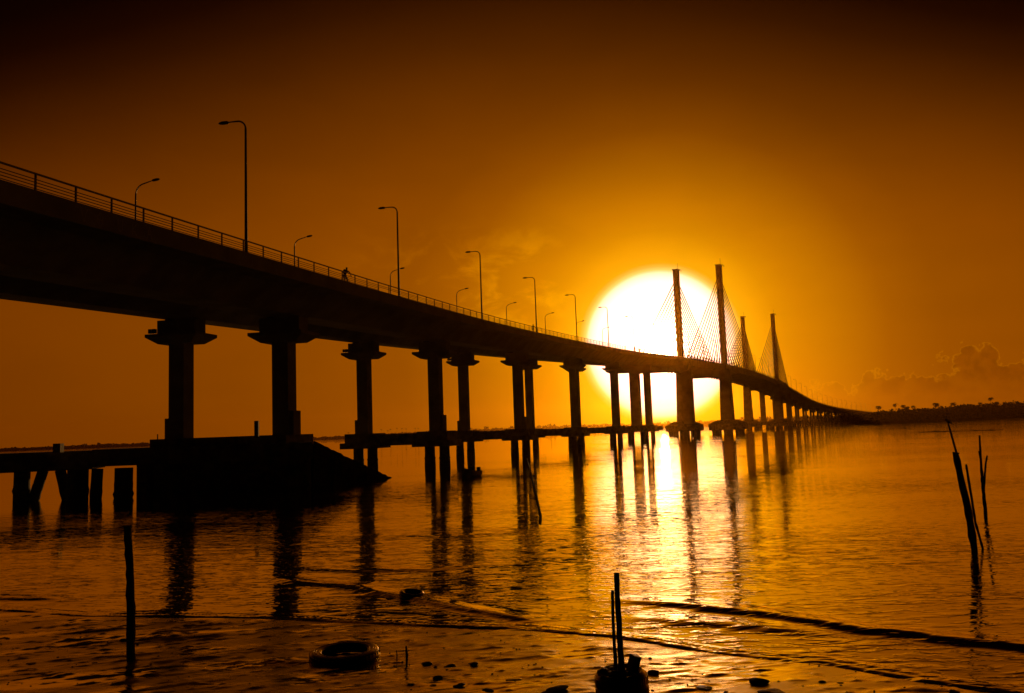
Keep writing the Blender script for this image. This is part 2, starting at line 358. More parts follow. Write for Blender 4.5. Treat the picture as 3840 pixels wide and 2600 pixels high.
sw = fbm(nX*.12+3, nY*.36, 22, 2)-.5; H_ = H_+sw*.016*np.clip((nY-22)/12, .15, 1)*np.clip((60-np.hypot(nX, nY))/30, 0, 1)
sd_, st_, ss_ = polyd(nX, nY+(fbm(nX*.5, nY*.5, 5, 3)-.5)*.5, shore); H_ = H_+.045*np.exp(-((sd_-.12)/.14)**2)*(.5+fbm(nX*1.2, nY*1.2, 44, 2))
WZ[near] = H_*np.clip((60-RA[near])/14, 0, 1)
water = grid_obj('river', WX, WY, WZ, M_water)

# ------------------------------------------------------------------ far shores: land, the wooded mass on it, single palms
def crowns(mb, cx, cy, z0, rad, hgt, n, leaf, rr):
    for _ in range(n):
        a = rr.uniform(0, 2*PI); e = math.asin(rr.uniform(-1, 1)); q = rr.uniform(.55, 1.05)
        p = Vector((cx+rad*q*math.cos(a)*math.cos(e), cy+rad*q*math.sin(a)*math.cos(e), z0+hgt*.5*(1+q*math.sin(e))))
        n_ = Vector((rr.uniform(-1, 1), rr.uniform(-1, 1), rr.uniform(-.6, 1))).normalized(); t_ = n_.orthogonal().normalized(); b_ = n_.cross(t_); s_ = leaf*rr.uniform(.5, 1.2)
        mb.add([p+t_*s_, p+b_*s_*.7-t_*s_*.3, p-t_*s_*.9, p-b_*s_*.7-t_*s_*.1], [(0, 1, 2, 3)])
def land(name, pts, tops, back):
    """strip of ground: shoreline points, height of the bank behind, depth of the land"""
    mb = MB(); rows = []
    for (x_, y_), h_ in zip(pts, tops):
        d_ = Vector((x_, y_, 0)).normalized(); p = Vector((x_, y_, 0))
        rows.append([p+Vector((0, 0, -.6)), p+d_*1.2+Vector((0, 0, 1.3)), p+d_*back*.35+Vector((0, 0, h_)), p+d_*back+Vector((0, 0, h_*1.15))])
    n = 4; vs_ = [q for r_ in rows for q in r_]
    mb.add(vs_, [(i*n+k, (i+1)*n+k, (i+1)*n+k+1, i*n+k+1) for i in range(len(rows)-1) for k in range(n-1)], True)
    return tag(mb.build(name, M_land), kind='structure')
def pol(a, d_): return (d_*math.sin(R(a)), d_*math.cos(R(a)))
rr = random.Random(3)
# left and central shore, about 2.4 km away; low mangrove on the left rising to wooded hills beyond the bridge
A_ = [(-72, 2380, 5), (-45, 2390, 5), (-31, 2390, 6), (-26, 2390, 8), (-21, 2420, 7), (-17, 2480, 4), (-12, 2470, 7), (-9, 2450, 9), (-6, 2420, 12), (-3, 2400, 13), (0, 2380, 16), (4, 2350, 15), (8, 2300, 12), (12, 2150, 12), (16, 1900, 12), (20, 1650, 12), (24, 1500, 11)]
land('far_shore', [pol(a, d_) for a, d_, h_ in A_], [h_*.6 for _, _, h_ in A_], 480)
mb = MB()
def lerp(tab, a, k): return float(np.interp(a, [t[0] for t in tab], [t[k] for t in tab]))
a = -50.0
while a < 23.5:
    d_ = lerp(A_, a, 1); h_ = lerp(A_, a, 2)*rr.uniform(.78, 1.12)*(1.35 if rr.random() < .06 else 1)
    for row in range(2):
        x_, y_ = pol(a+rr.uniform(-.1, .1), d_+8+row*60+rr.uniform(0, 30)); z_ = 1.0 if row == 0 else lerp(A_, a, 2)*.22
        w_ = rr.uniform(5, 11); crowns(mb, x_, y_, z_-.8, w_, h_-z_+1.6, 36, 2.6, rr)
    a += rr.uniform(.09, .24) if -50 < a < -31.5 else rr.uniform(.10, .2)
tag(mb.build('far_woodland', M_leaf), kind='stuff')
# right bank, 0.8 to 1.3 km away, where the bridge lands
B_ = [(17.6, 1330, 9), (19.5, 1130, 9), (21, 960, 8), (22, 870, 7.5), (23, 825, 8), (24, 835, 9), (25, 870, 9.5), (26.5, 940, 10.5), (28, 1020, 12), (30, 1180, 14.5), (32, 1300, 15), (36, 1420, 15), (44, 1500, 14), (56, 1500, 14)]
land('right_bank', [pol(a, d_) for a, d_, _ in B_], [3.5]*len(B_), 420)
mb = MB(); a = 18.0
while a < 50:
    d_ = lerp(B_, a, 1)
    for row in range(3):
        h_ = lerp(B_, a, 2)*rr.uniform(.92, 1.32); x_, y_ = pol(a+rr.uniform(-.08, .08), d_+1+row*18+rr.uniform(0, 8))
        if a < 22.6 and row > 0: continue
        crowns(mb, x_, y_, .3+row*.8, rr.uniform(3, 5.5)*d_/1000, h_-row*.3, 120 if a < 33 else 30, 1.25*d_/1000, rr)
    a += rr.uniform(.10, .2) if a < 33 else .35
tag(mb.build('right_bank_woodland', M_leaf), kind='stuff')

def make_palm(h_, seed, nf=15, fl=4.2, lean=.06, parts=True):
    rr = random.Random(seed); tk = MB(); cr_ = MB()
    la = rr.uniform(0, 6.28); topp = Vector((math.cos(la)*h_*lean, math.sin(la)*h_*lean, h_))
    tk.tube([Vector((topp.x*t*t, topp.y*t*t, h_*t-.4*(1-t))) for t in (0, .15, .35, .55, .75, 1)], [.26, .2, .17, .15, .14, .12], 7)
    for k in range(nf):
        a_ = 2*PI*k/nf+rr.uniform(-.25, .25); el_ = rr.uniform(-.15, 1.15); L = fl*rr.uniform(.8, 1.1)
        dirv = Vector((math.cos(a_), math.sin(a_), 0)); sidev = Vector((-math.sin(a_), math.cos(a_), 0)); prev = topp.copy(); e_ = el_; N = 9; spine = [prev]
        for i in range(N):
            e_ -= .24+.02*i; prev = prev+(dirv*math.cos(e_)+Vector((0, 0, math.sin(e_))))*L/N; spine.append(prev)
        for i in range(1, N+1):
            p0, p1 = spine[i-1], spine[i]; ll = (.95*math.sin(PI*min(.95, (i+.6)/(N+1)))+.12)*fl/4.2
            for sgn in (-1, 1):
                tip = p0+(p1-p0)*1.1+sidev*sgn*ll*.85+Vector((0, 0, -ll*.55))
                cr_.add([p0, p0+(p1-p0)*.8, tip], [(0, 1, 2)])
        cr_.tube(spine, [.05]*(N)+[.015], 4, caps=False)
    return tk, cr_
palm_protos = []
def palm(px, py_top, dist, label, group, seed, bush=1.0):
    """a palm standing on the bank at the pixel column px, its crown top at py_top"""
    d_ = ray(px, py_top); k = dist/math.hypot(d_.x, d_.y); z = CAM_H+d_.z*k; loc = Vector((d_.x*k, d_.y*k, 2.0)); h_ = z-2.0-1.4
    r_ = empty('palm_tree', loc, label, 'palm tree', group)
    tk, cr_ = make_palm(h_, seed, int(13*bush), (3.5 if dist < 2000 else 3.9)*bush**.6)
    for m_, nm, mt in ((tk, 'trunk', M_bark), (cr_, 'crown', M_leaf)):
        m_.v = [tuple(Vector(v)+loc) for v in m_.v]; m_.build(nm, mt, r_)
PG = 'palms standing above the trees of the right bank'
for i, (px, py, ds, b_, lb) in enumerate([
    (3293, 1520, 850, 1.4, 'short bushy palm at the end of the bridge, beside the last street lamps'),
    (3357, 1511, 880, 1.2, 'tall slim palm with a clear star-shaped crown, first one right of the bridge end'),
    (3385, 1515, 885, 1.3, 'palm rising just right of the slim one beyond the bridge end'),
    (3397, 1521, 890, 1, 'low palm tucked between two taller palms near the bridge end'),
    (3420, 1518, 900, 1.1, 'feathery palm on its own before the dip in the right treeline'),
    (3506, 1510, 960, 2.0, 'broad clump-headed palm just right of the dip in the treeline'),
    (3530, 1518, 960, 1, 'lower palm leaning on the broad clump-headed palm'),
    (3574, 1508, 985, 1.7, 'dense dark palm behind the leaning post with the perched bird'),
    (3602, 1516, 1000, 1, 'small palm with spread fronds to the right of the dense dark palm'),
    (3640, 1513, 1020, 1.2, 'short thick palm left of the pair nearest the tallest palm'),
    (3672, 1507, 1040, 1.2, 'rounded palm crown immediately left of the tallest palm'),
    (3710, 1489, 1060, 1.6, 'tallest palm of the right bank, two tiers of fronds above all others'),
    (3702, 1510, 1062, 1.3, 'lower palm growing at the foot of the tallest palm'),
    (3736, 1504, 1080, 1.3, 'palm immediately right of the tallest palm'),
    (3767, 1506, 1100, 1.2, 'palm midway between the tallest palm and the edge of the view'),
    (3784, 1505, 1110, 1.1, 'palm with flat spreading fronds, right one of a close pair'),
    (3812, 1511, 1130, 1.0, 'small palm second from the right end of the treeline'),
    (3838, 1513, 1150, 1.2, 'palm at the right end of the treeline, cut by the edge')]):
    palm(px, py, ds, lb, PG, 100+i, b_)
PG2 = 'palms on the far shore between the first bridge piers'
for i, (px, py, lb) in enumerate([
    (1308, 1621, 'small far palm left of the second pair of piers, above the mangrove'),
    (1431, 1609, 'far palm with an open crown, first one right of the floodlit pier'),
    (1453, 1613, 'low far palm, second one right of the floodlit pier'),
    (1462, 1608, 'far palm close beside the low one between the second pair of piers'),
    (1487, 1604, 'bushy far palm, tallest one between the second pair of piers'),
    (1506, 1605, 'slim far palm just right of the bushiest far palm'),
    (1524, 1606, 'far palm midway along the tie beam of the second pair of piers'),
    (1558, 1604, 'left one of two far palms near the right pier of the second pair'),
    (1568, 1604, 'right one of two far palms near the right pier of the second pair')]):
    palm(px, py, 2455, lb, PG2, 300+i)

# ------------------------------------------------------------------ bridge alignment: distance s along it, offset (+ = far side), height
KN = np.array([-1.2, 0, 5, 10.8, 13.5, 16.3, 18.6, 31, 40])*36.0
HD = np.radians([9.89, 9.89, 18.8, 23.86, 23.23, 23.53, 25.2, 32.51, 33.5])
S_ = np.arange(-40, 1360.1, .25); HS = np.interp(S_, KN, HD)
PXs = np.r_[0, np.cumsum(np.sin((HS[1:]+HS[:-1])/2))*.25]; PYs = np.r_[0, np.cumsum(np.cos((HS[1:]+HS[:-1])/2))*.25]
i0 = int(round(40/.25)); PXs -= PXs[i0]+math.cos(HD[0])*36; PYs -= PYs[i0]-math.sin(HD[0])*36
FT = np.array([(-40, 12.9), (0, 14.75), (32.6, 16.25), (54, 17.25), (67.6, 17.8), (86, 18.55), (112, 19.5), (141, 20.7), (170, 21.9), (200, 23.1), (224, 24.1), (247, 25.15), (295, 27.5), (330, 28.9), (385, 30.5), (430, 31.35), (461, 31.75), (495, 31.95), (530, 31.95), (586, 31.5), (640, 29.9), (688, 27.6), (720, 25.7), (747, 24.0), (780, 22.1), (809, 20.6), (872, 18.3), (938, 16.5), (1002, 15.1), (1055, 14), (1150, 12), (1260, 9.5), (1360, 7.5)])
_ss = np.arange(-60, 1400, 1.0); _z = np.interp(_ss, *FT.T); _k = np.exp(-(np.arange(-24, 25)/10.0)**2); _k /= _k.sum(); _zs = np.convolve(np.pad(_z, 24, mode='edge'), _k, 'valid')
def ft(s): return float(np.interp(s, _ss, _zs))
def dk(s, o): return ft(s)+float(np.interp(s, [225, 335], [.047, 0]))*(o+7.2)
def xy(s, o):
    h_ = float(np.interp(s, S_, HS)); return (float(np.interp(s, S_, PXs))-math.cos(h_)*o, float(np.interp(s, S_, PYs))+math.sin(h_)*o)
def B(s, o, z): return Vector((*xy(s, o), z))
def head(s): return float(np.interp(s, S_, HS))
def loft(mb, ss, prof, zf=dk):
    """sweep a section [(offset, dz)] along the bridge"""
    n = len(prof); vs_ = [B(s, o, zf(s, o)+q) for s in ss for o, q in prof]; fs = []
    for i in range(len(ss)-1):
        for k in range(n): fs.append((i*n+k, i*n+(k+1) % n, (i+1)*n+(k+1) % n, (i+1)*n+k))
    m_ = (len(ss)-1)*n; mb.add(vs_, fs+[tuple(range(n-1, -1, -1)), tuple(range(m_, m_+n))])
def bbox(mb, s, o, z0, z1, ls, lo, taper=(1, 1)):
    """block aligned with the bridge: length ls along it, lo across it; taper scales the bottom"""
    lo_ = [B(s+a*ls/2*taper[0], o+b*lo/2*taper[1], z0) for a, b in ((-1, -1), (1, -1), (1, 1), (-1, 1))]
    hi_ = [B(s+a*ls/2, o+b*lo/2, z1) for a, b in ((-1, -1), (1, -1), (1, 1), (-1, 1))]
    mb.hexa(lo_, hi_)
def srange(a, b, st): return list(np.arange(a, b, st))+[b]

bridge = empty('cable_stayed_bridge', B(396, 2.9, 0), 'long concrete cable-stayed road bridge curving from the left across the setting sun', 'bridge')
A0, A1, T0, T1 = 313.0, 658.0, 396.0, 594.0
SS = srange(-38, 1350, 4)
mb = MB(); loft(mb, SS, [(-7.3, 0), (-7.3, -1.05), (-6.95, -1.05), (-6.95, -.62), (-4.4, -.86), (12.6, -.86), (12.75, -1.05), (13.1, -1.05), (13.1, 0), (12.7, 0), (12.7, -.28), (-6.85, -.28), (-6.85, 0)])
deck = mb.build('deck', M_conc, bridge)
for o0, o1, b0, b1 in ((-4.3, 4.3, -2.1, 1.75), (7.2, 12.9, 9.2, 12.65)):
    mb = MB(); loft(mb, [s for s in SS if s < A0]+[A0], [(o0, -.85), (o1, -.85), (b1, -2.8), (b0, -2.8)]); mb.build('girder', M_conc, bridge)
    mb = MB(); loft(mb, [A1]+[s for s in SS if s > A1], [(o0, -.85), (o1, -.85), (b1, -2.8), (b0, -2.8)]); mb.build('girder', M_conc, bridge)
sp = srange(A0, A1, 3)
for o0, o1 in ((-7.25, -5.5), (11.3, 13.05)):
    mb = MB(); loft(mb, sp, [(o0, -.95), (o1, -.95), (o1, -2.7), (o0, -2.7)]); mb.build('edge_girder', M_conc, bridge)
s = A0+3.5
while s < A1:
    mb = MB(); loft(mb, [s-.2, s+.2], [(-5.6, -.8), (11.4, -.8), (11.4, -2.3), (-5.6, -2.3)]); mb.build('cross_beam', M_conc, bridge); s += 6.9
for s_, z0, z1, l_, o0, o1 in ((278, -5.3, -2.7, 2.2, -1.8, 13.0), (A0, -4.9, -2.6, 2.6, -7.2, 13.2), (A1, -4.9, -2.6, 2.6, -7.2, 13.2), (T0, -5.6, -2.6, 2.6, -5, 11), (T1, -5.6, -2.6, 2.6, -5, 11)):
    mb = MB(); loft(mb, [s_-l_/2, s_+l_/2], [(o0, z1), (o1, z1), (o1, z0+.6), (o1-1.4, z0), (o0+1.4, z0), (o0, z0+.6)]); mb.build('pier_beam', M_conc, bridge)

# railings: hand rail and four thin rails, posts every 2.7 m
GAPS = [(78.0, 81.0), (78.2, 83.6), (143.2, 146.2)]
def railing(o, name):
    mb = MB()
    loft(mb, srange(-38, 1260, 2.7), [(o-.05, .80), (o+.05, .80), (o+.05, .88), (o-.05, .88)])
    for i, q in enumerate((.57, .42, .27, .12)):
        segs = [(-38, 1260)] if (i < 2 or o > 0) else [(-38, 78.2), (83.6, 143.2), (146.2, 1260)]
        for a_, b_ in segs: loft(mb, srange(a_, b_, 2.7), [(o-.02, q-.018), (o+.02, q-.018), (o+.02, q+.018), (o-.02, q+.018)])
    rl = mb.build(name, M_metal, bridge)
    return rl
RAIL = railing(-7.08, 'railing'); RAIL2 = railing(12.9, 'railing')
def post(mb, s, o): bbox(mb, s, o, dk(s, o)-.05, dk(s, o)+.84, .09, .07)
rest = MB(); rest2 = MB(); k = 0; s = 18.6
while s < 1260:
    if s > 29 and k < 100:
        mb = MB(); post(mb, s, -7.08); mb.build('railing_post', M_metal, RAIL); k += 1
    else: post(rest, s, -7.08)
    post(rest2, s, 12.9); s += 2.7
tag(rest.build('railing_post', M_metal, RAIL), kind='stuff'); tag(rest2.build('railing_post', M_metal, RAIL2), kind='stuff')

# approach piers
def make_pier(s, o, first=False, right=False, plain=False, detail=True):
    top = dk(s, o)-2.95
    if plain: top = dk(s, o)-2.7
    base = 4.8
    cw = 1.57 if not plain else 2.0
    mb = MB(); bbox(mb, s, o, base-.2, top-.3 if not plain else top, cw, cw, (1.0, 1.0)); pr = mb.build('pier', M_conc, bridge)
    if not plain:
        mb = MB()
        bbox(mb, s, o, top-1.36, top, 1.75, 3.95)
        bbox(mb, s, o, top-1.64, top-1.36, 3.5, 5.3)
        bbox(mb, s, o, top-2.25, top-1.64, 3.5, 5.3, (.62, .66))
        mb.build('pier_cap', M_conc, pr)
        for b_ in (-1.15, 1.15):
            mb = MB(); bbox(mb, s, o+b_, top-.02, top+.17, .7, .75); mb.build('bearing', M_dark, pr)
        if detail and o > 5:
            for b_ in (1.95, 2.35):
                mb = MB(); z_ = top-1.36; c_ = B(s-1.25, o+b_+.05, z_+.33); ang = head(s)
                mb.box(c_, (.30, .34, .40), Matrix.Rotation(-ang, 3, 'Z')); mb.box(c_+Vector((0, 0, -.26)), (.06, .06, .2), None); mb.build('floodlight', M_dark, pr)
    if detail and not plain:                       # cabinet cladding the foot of the column
        mb = MB()
        if o < 5: bbox(mb, s+.15, o-.98, base, base+2.15, 1.35, .38); mb.build('cladding_panel', M_conc, pr)
        else: bbox(mb, s-.2, o+.98, base, base+1.9, 1.2, .38); mb.build('cladding_panel', M_conc, pr)
    if not first:
        mb = MB(); bbox(mb, s, o, 3.55, base, 4.0, 4.3); bbox(mb, s, o, 2.75, 3.55, 4.8, 5.4); mb.build('pile_cap', M_oldconc, pr)
        for a_ in (0,):
            for b_ in (-1, 1):
                mb = MB(); cx, cy = xy(s+a_*1.2, o+b_*1.06); q = random.Random(int(s*10+a_*3+b_))
                zs = [2.8, 1.9, 1.35, 1.2, 1.05, .6, .1, -1.2]
                mb.tube([(cx, cy, z_) for z_ in zs], [.70, .70, .71, .80 if q.random() < .6 else .72, .73, .75, .76, .76], 14); mb.build('pile', M_pile, pr)
    return pr
def tie_beam(s):
    mb = MB(); bbox(mb, s-.2, 5.3, 3.05, 4.62, 1.5, 6.4); mb.build('tie_beam', M_oldconc, bridge)
PS = [72.6+40.5*i for i in range(6)]
for i, s in enumerate(PS):
    for o in (0, 10.6): make_pier(s+(3.6 if i == 5 else 0), o, first=(i == 0), plain=(i == 5), detail=True)
    if i: tie_beam(s)
for i in range(12):
    s = A1+40.5*(i+1)
    if s > 1130: break
    for o in (0, 10.6): make_pier(s, o, detail=False)
    tie_beam(s)
# anchor piers and tower piers
def oct_cap(s, o, r_, z0, z1, z2, name, parent):
    mb = MB(); n = 8
    ring = lambda k, z: [B(s+r_*k*math.cos(PI/8+2*PI*i/n), o+r_*k*math.sin(PI/8+2*PI*i/n), z) for i in range(n)]
    mb.hexa(ring(1, z0), ring(1, z1)); mb.hexa(ring(.98, z1), ring(.55, z2)); return mb.build(name, M_oldconc, parent)
for sA in (A0, A1):
    for o, wd in ((-6.0, 3.6), (12.3, 3.5)):
        s_ = sA+(4 if (o < 0 and sA == A0) else 0)
        mb = MB(); bbox(mb, s_, o, 4.6, dk(s_, o)-2.6, 2.4, wd); ap = mb.build('anchor_pier', M_conc, bridge)
        mb = MB(); bbox(mb, s_, o, 2.6, 4.8, 5.5, 7.0); mb.build('pile_cap', M_oldconc, ap)
        for a_ in (-1, 1):
            for b_ in (-1, 1):
                mb = MB(); cx, cy = xy(s_+a_*1.7, o+b_*2.3); mb.tube([(cx, cy, 2.7), (cx, cy, -1.2)], .8, 14); mb.build('pile', M_pile, ap)
mb = MB(); bbox(mb, A0-18, 6, 3.0, 4.5, 1.6, 14); mb.build('tie_beam', M_oldconc, bridge)
GLY = {'A': [[(0, 0), (.4, 1), (.8, 0)], [(.15, .4), (.65, .4)]], 'L': [[(.1, 1), (.1, 0), (.7, 0)]], 'T': [[(0, 1), (.8, 1)], [(.4, 1), (.4, 0)]], 'I': [[(.4, 0), (.4, 1)]], 'J': [[(.6, 1), (.6, .2), (.4, 0), (.15, .1)]],
       "'": [[(.3, 1.12), (.55, 1.38)]], 'V': [[(0, 1), (.4, 0), (.8, 1)]], 'O': [[(.4, 0), (.05, .3), (.05, .7), (.4, 1), (.75, .7), (.75, .3), (.4, 0)], [(.1, .5), (.7, .5)]], 'U': [[(.05, 1), (.05, .25), (.4, 0), (.7, .25), (.7, 1)]], 'K': [[(.1, 0), (.1, 1)], [(.75, 1), (.1, .45), (.8, 0)]],
       'N': [[(.05, 0), (.05, 1), (.7, 0), (.7, 1)]], 'E': [[(.7, 1), (.1, 1), (.1, 0), (.7, 0)], [(.1, .5), (.6, .5)]], 'C': [[(.7, .85), (.4, 1), (.1, .6), (.1, .3), (.4, 0), (.7, .15)]], 'Y': [[(0, 1), (.4, .5), (.8, 1)], [(.4, .5), (.4, 0)]]}
def graffiti(word, org, ex, ez, h_, parent, wstroke=.07, gap=1.05, nrm=None):
    """painted strokes lying a few millimetres proud of a face: org corner, ex reading direction, ez up"""
    mb = MB(); x_ = 0.0; nrm = nrm or ex.cross(ez).normalized()
    for ch in word:
        for st in GLY.get(ch, []):
            for (a0, b0), (a1, b1) in zip(st[:-1], st[1:]):
                p0 = org+ex*(x_+a0*h_*.8)+ez*(b0*h_); p1 = org+ex*(x_+a1*h_*.8)+ez*(b1*h_); t_ = (p1-p0).normalized(); c_ = t_.cross(nrm).normalized()*wstroke/2
                q = [p0-t_*wstroke/3+c_, p0-t_*wstroke/3-c_, p1+t_*wstroke/3-c_, p1+t_*wstroke/3+c_]
                mb.hexa([v-nrm*.004 for v in q], [v+nrm*.006 for v in q])
        if ch != "'": x_ += h_*.8*gap
    return tag(mb.build('graffiti', M_paint, parent), 'pale painted letters '+word.replace("A'", 'Á').replace("'", ''))
def frame(s): h_ = head(s); return Vector((math.sin(h_), math.cos(h_), 0)), Vector((math.cos(h_), -math.sin(h_), 0))   # along, towards the near side
for s_, o, word in ((T0, -6.8, "ALTA'"), (T0, 12.6, 'JAI'), (T1, -6.8, None), (T1, 12.6, None)):
    mb = MB(); zt = dk(s_, o)-2.3
    bbox(mb, s_, o, 5.4, zt, 4.6, 4.2, (1.36, 1.26)); tp = mb.build('tower_pier', M_conc, bridge)
    oct_cap(s_, o, 8.6, 1.7, 4.4, 6.1, 'pile_cap', tp)
    for a_ in (-1, 0, 1):
        for b_ in (-1, 0, 1):
            mb = MB(); cx, cy = xy(s_+a_*5.2, o+b_*5.0); mb.tube([(cx, cy, 1.8), (cx, cy, -1.2)], 1.15, 14); mb.build('pile', M_pile, tp)
    if word:
        al, nr = frame(s_); lean = (4.6*.36/2)/(zt-5.4); zb = 7.0; f_ = B(s_, o, zb)-al*(2.3*1.36-lean*(zb-5.4)+.004); ez = (Vector((0, 0, 1))+al*lean).normalized()
        graffiti(word, f_-nr*2.2, nr, ez, 1.55, tp, .3, 1.0, -al)
for s_, o in ((T0, -6.8), (T0, 12.6), (T1, -6.8), (T1, 12.6)):
    mb = MB(); zb = dk(s_, o)-2.4; bbox(mb, s_, o, zb, 75.2, 3.9, 2.2); bbox(mb, s_, o, 75.2, 75.5, 4.3, 2.6)
    for sgn in (-1, 1):
        for i in range(12): bbox(mb, s_+sgn*2.01, o, 70.4-24.5*i/11-1.0, 70.4-24.5*i/11+.1, .14, .8)
    mast = mb.build('mast', M_conc, bridge)
    mb = MB(); c_ = B(s_+1.2, o-.6, 75.5); mb.tube([c_, c_+Vector((0, 0, 3.2))], .07, 6); c2 = B(s_, o-1.2, 75.5)
    for q in (-1.4, 0, 1.4):
        c3 = B(s_+q, o-1.22, 75.4); mb.tube([c3, c3+Vector((.9, -.1, .05))], .05, 5); mb.tube([c3+Vector((.9, -.1, .05)), c3+Vector((.9, -.1, -.9))], .05, 5)
    mb.build('antenna', M_dark, mast)
    NC = 12
    for sgn in (-1, 1):
        main = (s_ == T0) == (sgn > 0); far_ = 95.0 if main else (81.0 if s_ == T0 else 63.0)
        for i in range(NC):
            t = i/(NC-1); za = 70.4-24.5*t; sd = s_+sgn*(far_+(13-far_)*t); zd = dk(sd, o)-.2
            a_ = B(s_+sgn*1.95, o, za); b_ = B(sd, o, zd); pts = [a_+(b_-a_)*k-Vector((0, 0, 4*k*(1-k)*.25*(1-t))) for k in (0, .25, .5, .75, 1)]
            mb = MB(); mb.tube(pts, .17 if o < 0 else .22, 6, caps=False); e_ = (b_-a_).normalized(); mb.tube([b_-e_*3.0, b_], .30, 6); mb.build('stay_cable', M_cable, mast)
            mb = MB(); bbox(mb, sd, o-.1, dk(sd, o)-3.3, dk(sd, o)-2.68, 1.0, .9); mb.build('anchor_block', M_conc, mast)
for s_, o in ((332, 12.6), (420, 12.6), (452, 2.0), (610, 12.6)):
    mb = MB(); c_ = B(s_, o, dk(s_, o)-2.9); mb.tube([c_, c_-Vector((0, 0, 1.0))], .06, 6); mb.box(c_-Vector((0, 0, 1.35)), (2.2, 1.2, .7)); mb.build('navigation_light', M_dark, bridge)
# painted letters along the parapet face near the left edge
for px, py, word in ((301, 792, 'V'), (366, 808, 'O'), (441, 838, 'U'), (494, 860, 'K'), (552, 870, 'A'), (856, 968, 'I'), (938, 985, 'J')):
    a_ = ray(px, py); best = min(np.arange(32, 70, .1), key=lambda q: abs(math.atan2(*xy(q, -7.3))-math.atan2(a_.x, a_.y)))
    al, nr = frame(best); graffiti(word, B(best, -7.3, ft(best)-.92), al, Vector((0, 0, 1)), .72, deck, .05, 1.0, nr)
al, nr = frame(72.6)
pier0 = [o for o in bridge.children if o.name.startswith('pier') and 'beam' not in o.name][:2]
graffiti('NENE', B(72.6, 10.6, 5.75)-al*.79-nr*.55, nr, Vector((0, 0, 1)), .30, pier0[1], .04, 1.0, -al); graffiti('EVELYN', B(72.6, 10.6, 5.3)-al*.79-nr*.6, nr, Vector((0, 0, 1)), .26, pier0[1], .04, 1.0, -al)

# ------------------------------------------------------------------ street lamps
ORD = ['first', 'second', 'third', 'fourth', 'fifth', 'sixth', 'seventh', 'eighth', 'ninth', 'tenth', 'eleventh', 'twelfth', 'thirteenth', 'fourteenth', 'fifteenth', 'sixteenth', 'seventeenth', 'eighteenth', 'nineteenth', 'twentieth']
def make_lamp(s, o, near_side):
    al, nr = frame(s); base = B(s, o, dk(s, o)-.1); r_ = empty('street_lamp', base); r_.rotation_euler.z = -head(s)
    L = lambda x, y, z: base+nr*x+al*y+Vector((0, 0, z))
    mb = MB(); sg = -1 if near_side else 1
    if near_side: pts = [(0, 0), (0, 3), (0, 8.9)]+[(.62*(1-math.cos(q)), 8.9+.62*math.sin(q)) for q in np.linspace(.2, PI/2, 8)]+[(1.35, 9.53)]
    else: pts = [(0, 0), (0, 3), (0, 8.55)]+[(.95*(1-math.cos(q)), 8.55+.95*math.sin(q)) for q in np.linspace(.2, 1.32, 8)]+[(1.75, 9.70)]
    rad = [.12, .10, .075]+[.06]*(len(pts)-4)+[.045]
    mb.tube([L(sg*x, 0, z) for x, z in pts], rad, 9); mb.box(L(0, 0, .08), (.42, .42, .06)); mb.build('pole', M_metal, r_)
    mb = MB(); x0, z0 = pts[-1]; n = 10; ring = []
    tilt = 0.0 if near_side else .10
    prof = [(0, .05, .05), (.06, .10, .09), (.12, .15, .13), (.50, .17, .14), (.68, .13, .10), (.80, .03, .03)]
    for x, a, b in prof: ring.append([L(sg*(x0-.05+x), a*math.cos(2*PI*k/n), z0-.02+tilt*x+(b if math.sin(2*PI*k/n) > 0 else b*.75)*math.sin(2*PI*k/n)) for k in range(n)])
    for a, b in zip(ring[:-1], ring[1:]): mb.hexa(a, b)
    mb.build('lamp_head', M_dark, r_); return r_
def lamp_row(o, s0, near_side, group):
    first = None; cnt = {}; s = s0
    while s < 1185 or (near_side and s < 1172):
        if s > 1172: break
        if first is None: ob = first = make_lamp(s, o, near_side)
        else:
            ob = copy_tree(first); ob.location = B(s, o, dk(s, o)-.1); ob.rotation_euler.z = -head(s)
        seg = 'a' if s < T0-4 else 'b' if s < T1-2 else 'c'; cnt[seg] = cnt.get(seg, 0)+1; n = ORD[cnt[seg]-1]
        arm = 'near-side street lamp' if near_side else 'far-side street lamp'; to = 'arm reaching left' if near_side else 'arm reaching right'
        where = {'a': 'from the left, before the towers', 'b': 'from the left between the towers', 'c': 'past the last mast'}[seg]
        tag(ob, f'{n} {arm} {where}, {to}', 'street lamp', group); s += 29.34
lamp_row(-7.06, 54.1, True, 'street lamps along the near parapet of the bridge')
lamp_row(12.74, 68.8, False, 'street lamps along the far side of the bridge')

# ------------------------------------------------------------------ old jetty under the first piers, slipway beside it
jet = empty('jetty', (-38, 75, 0), 'old stained concrete jetty on piles around the feet of the two nearest piers', 'jetty')
def wall_prism(mb, line, z0, z1, back):
    """line: front edge points; solid behind it by vector back"""
    bk = Vector((back[0], back[1], 0)); n = len(line); lo = [Vector((x, y, z0)) for x, y in line]+[Vector((x, y, z0))+bk for x, y in reversed(line)]; hi = [Vector((p.x, p.y, z1)) for p in lo]
    mb.hexa(lo, hi)
FL = [(-80, 58.9), (-36.6, 74.2)]; FR = [(-36.6, 74.2), (depth(1174, 1700, 76).x, 76)]
mb = MB(); wall_prism(mb, FL, 2.42, 4.04, (-1.5, 5.5)); mb.build('deck', M_oldconc, jet)
mb = MB(); wall_prism(mb, FR, 2.62, 4.10, (-2.3, 8.5)); mb.build('deck', M_oldconc, jet)
mb = MB(); bbox(mb, 73.4, 5.75, 4.0, 4.82, 5.2, 13.7); mb.build('pier_plinth', M_oldconc, jet)
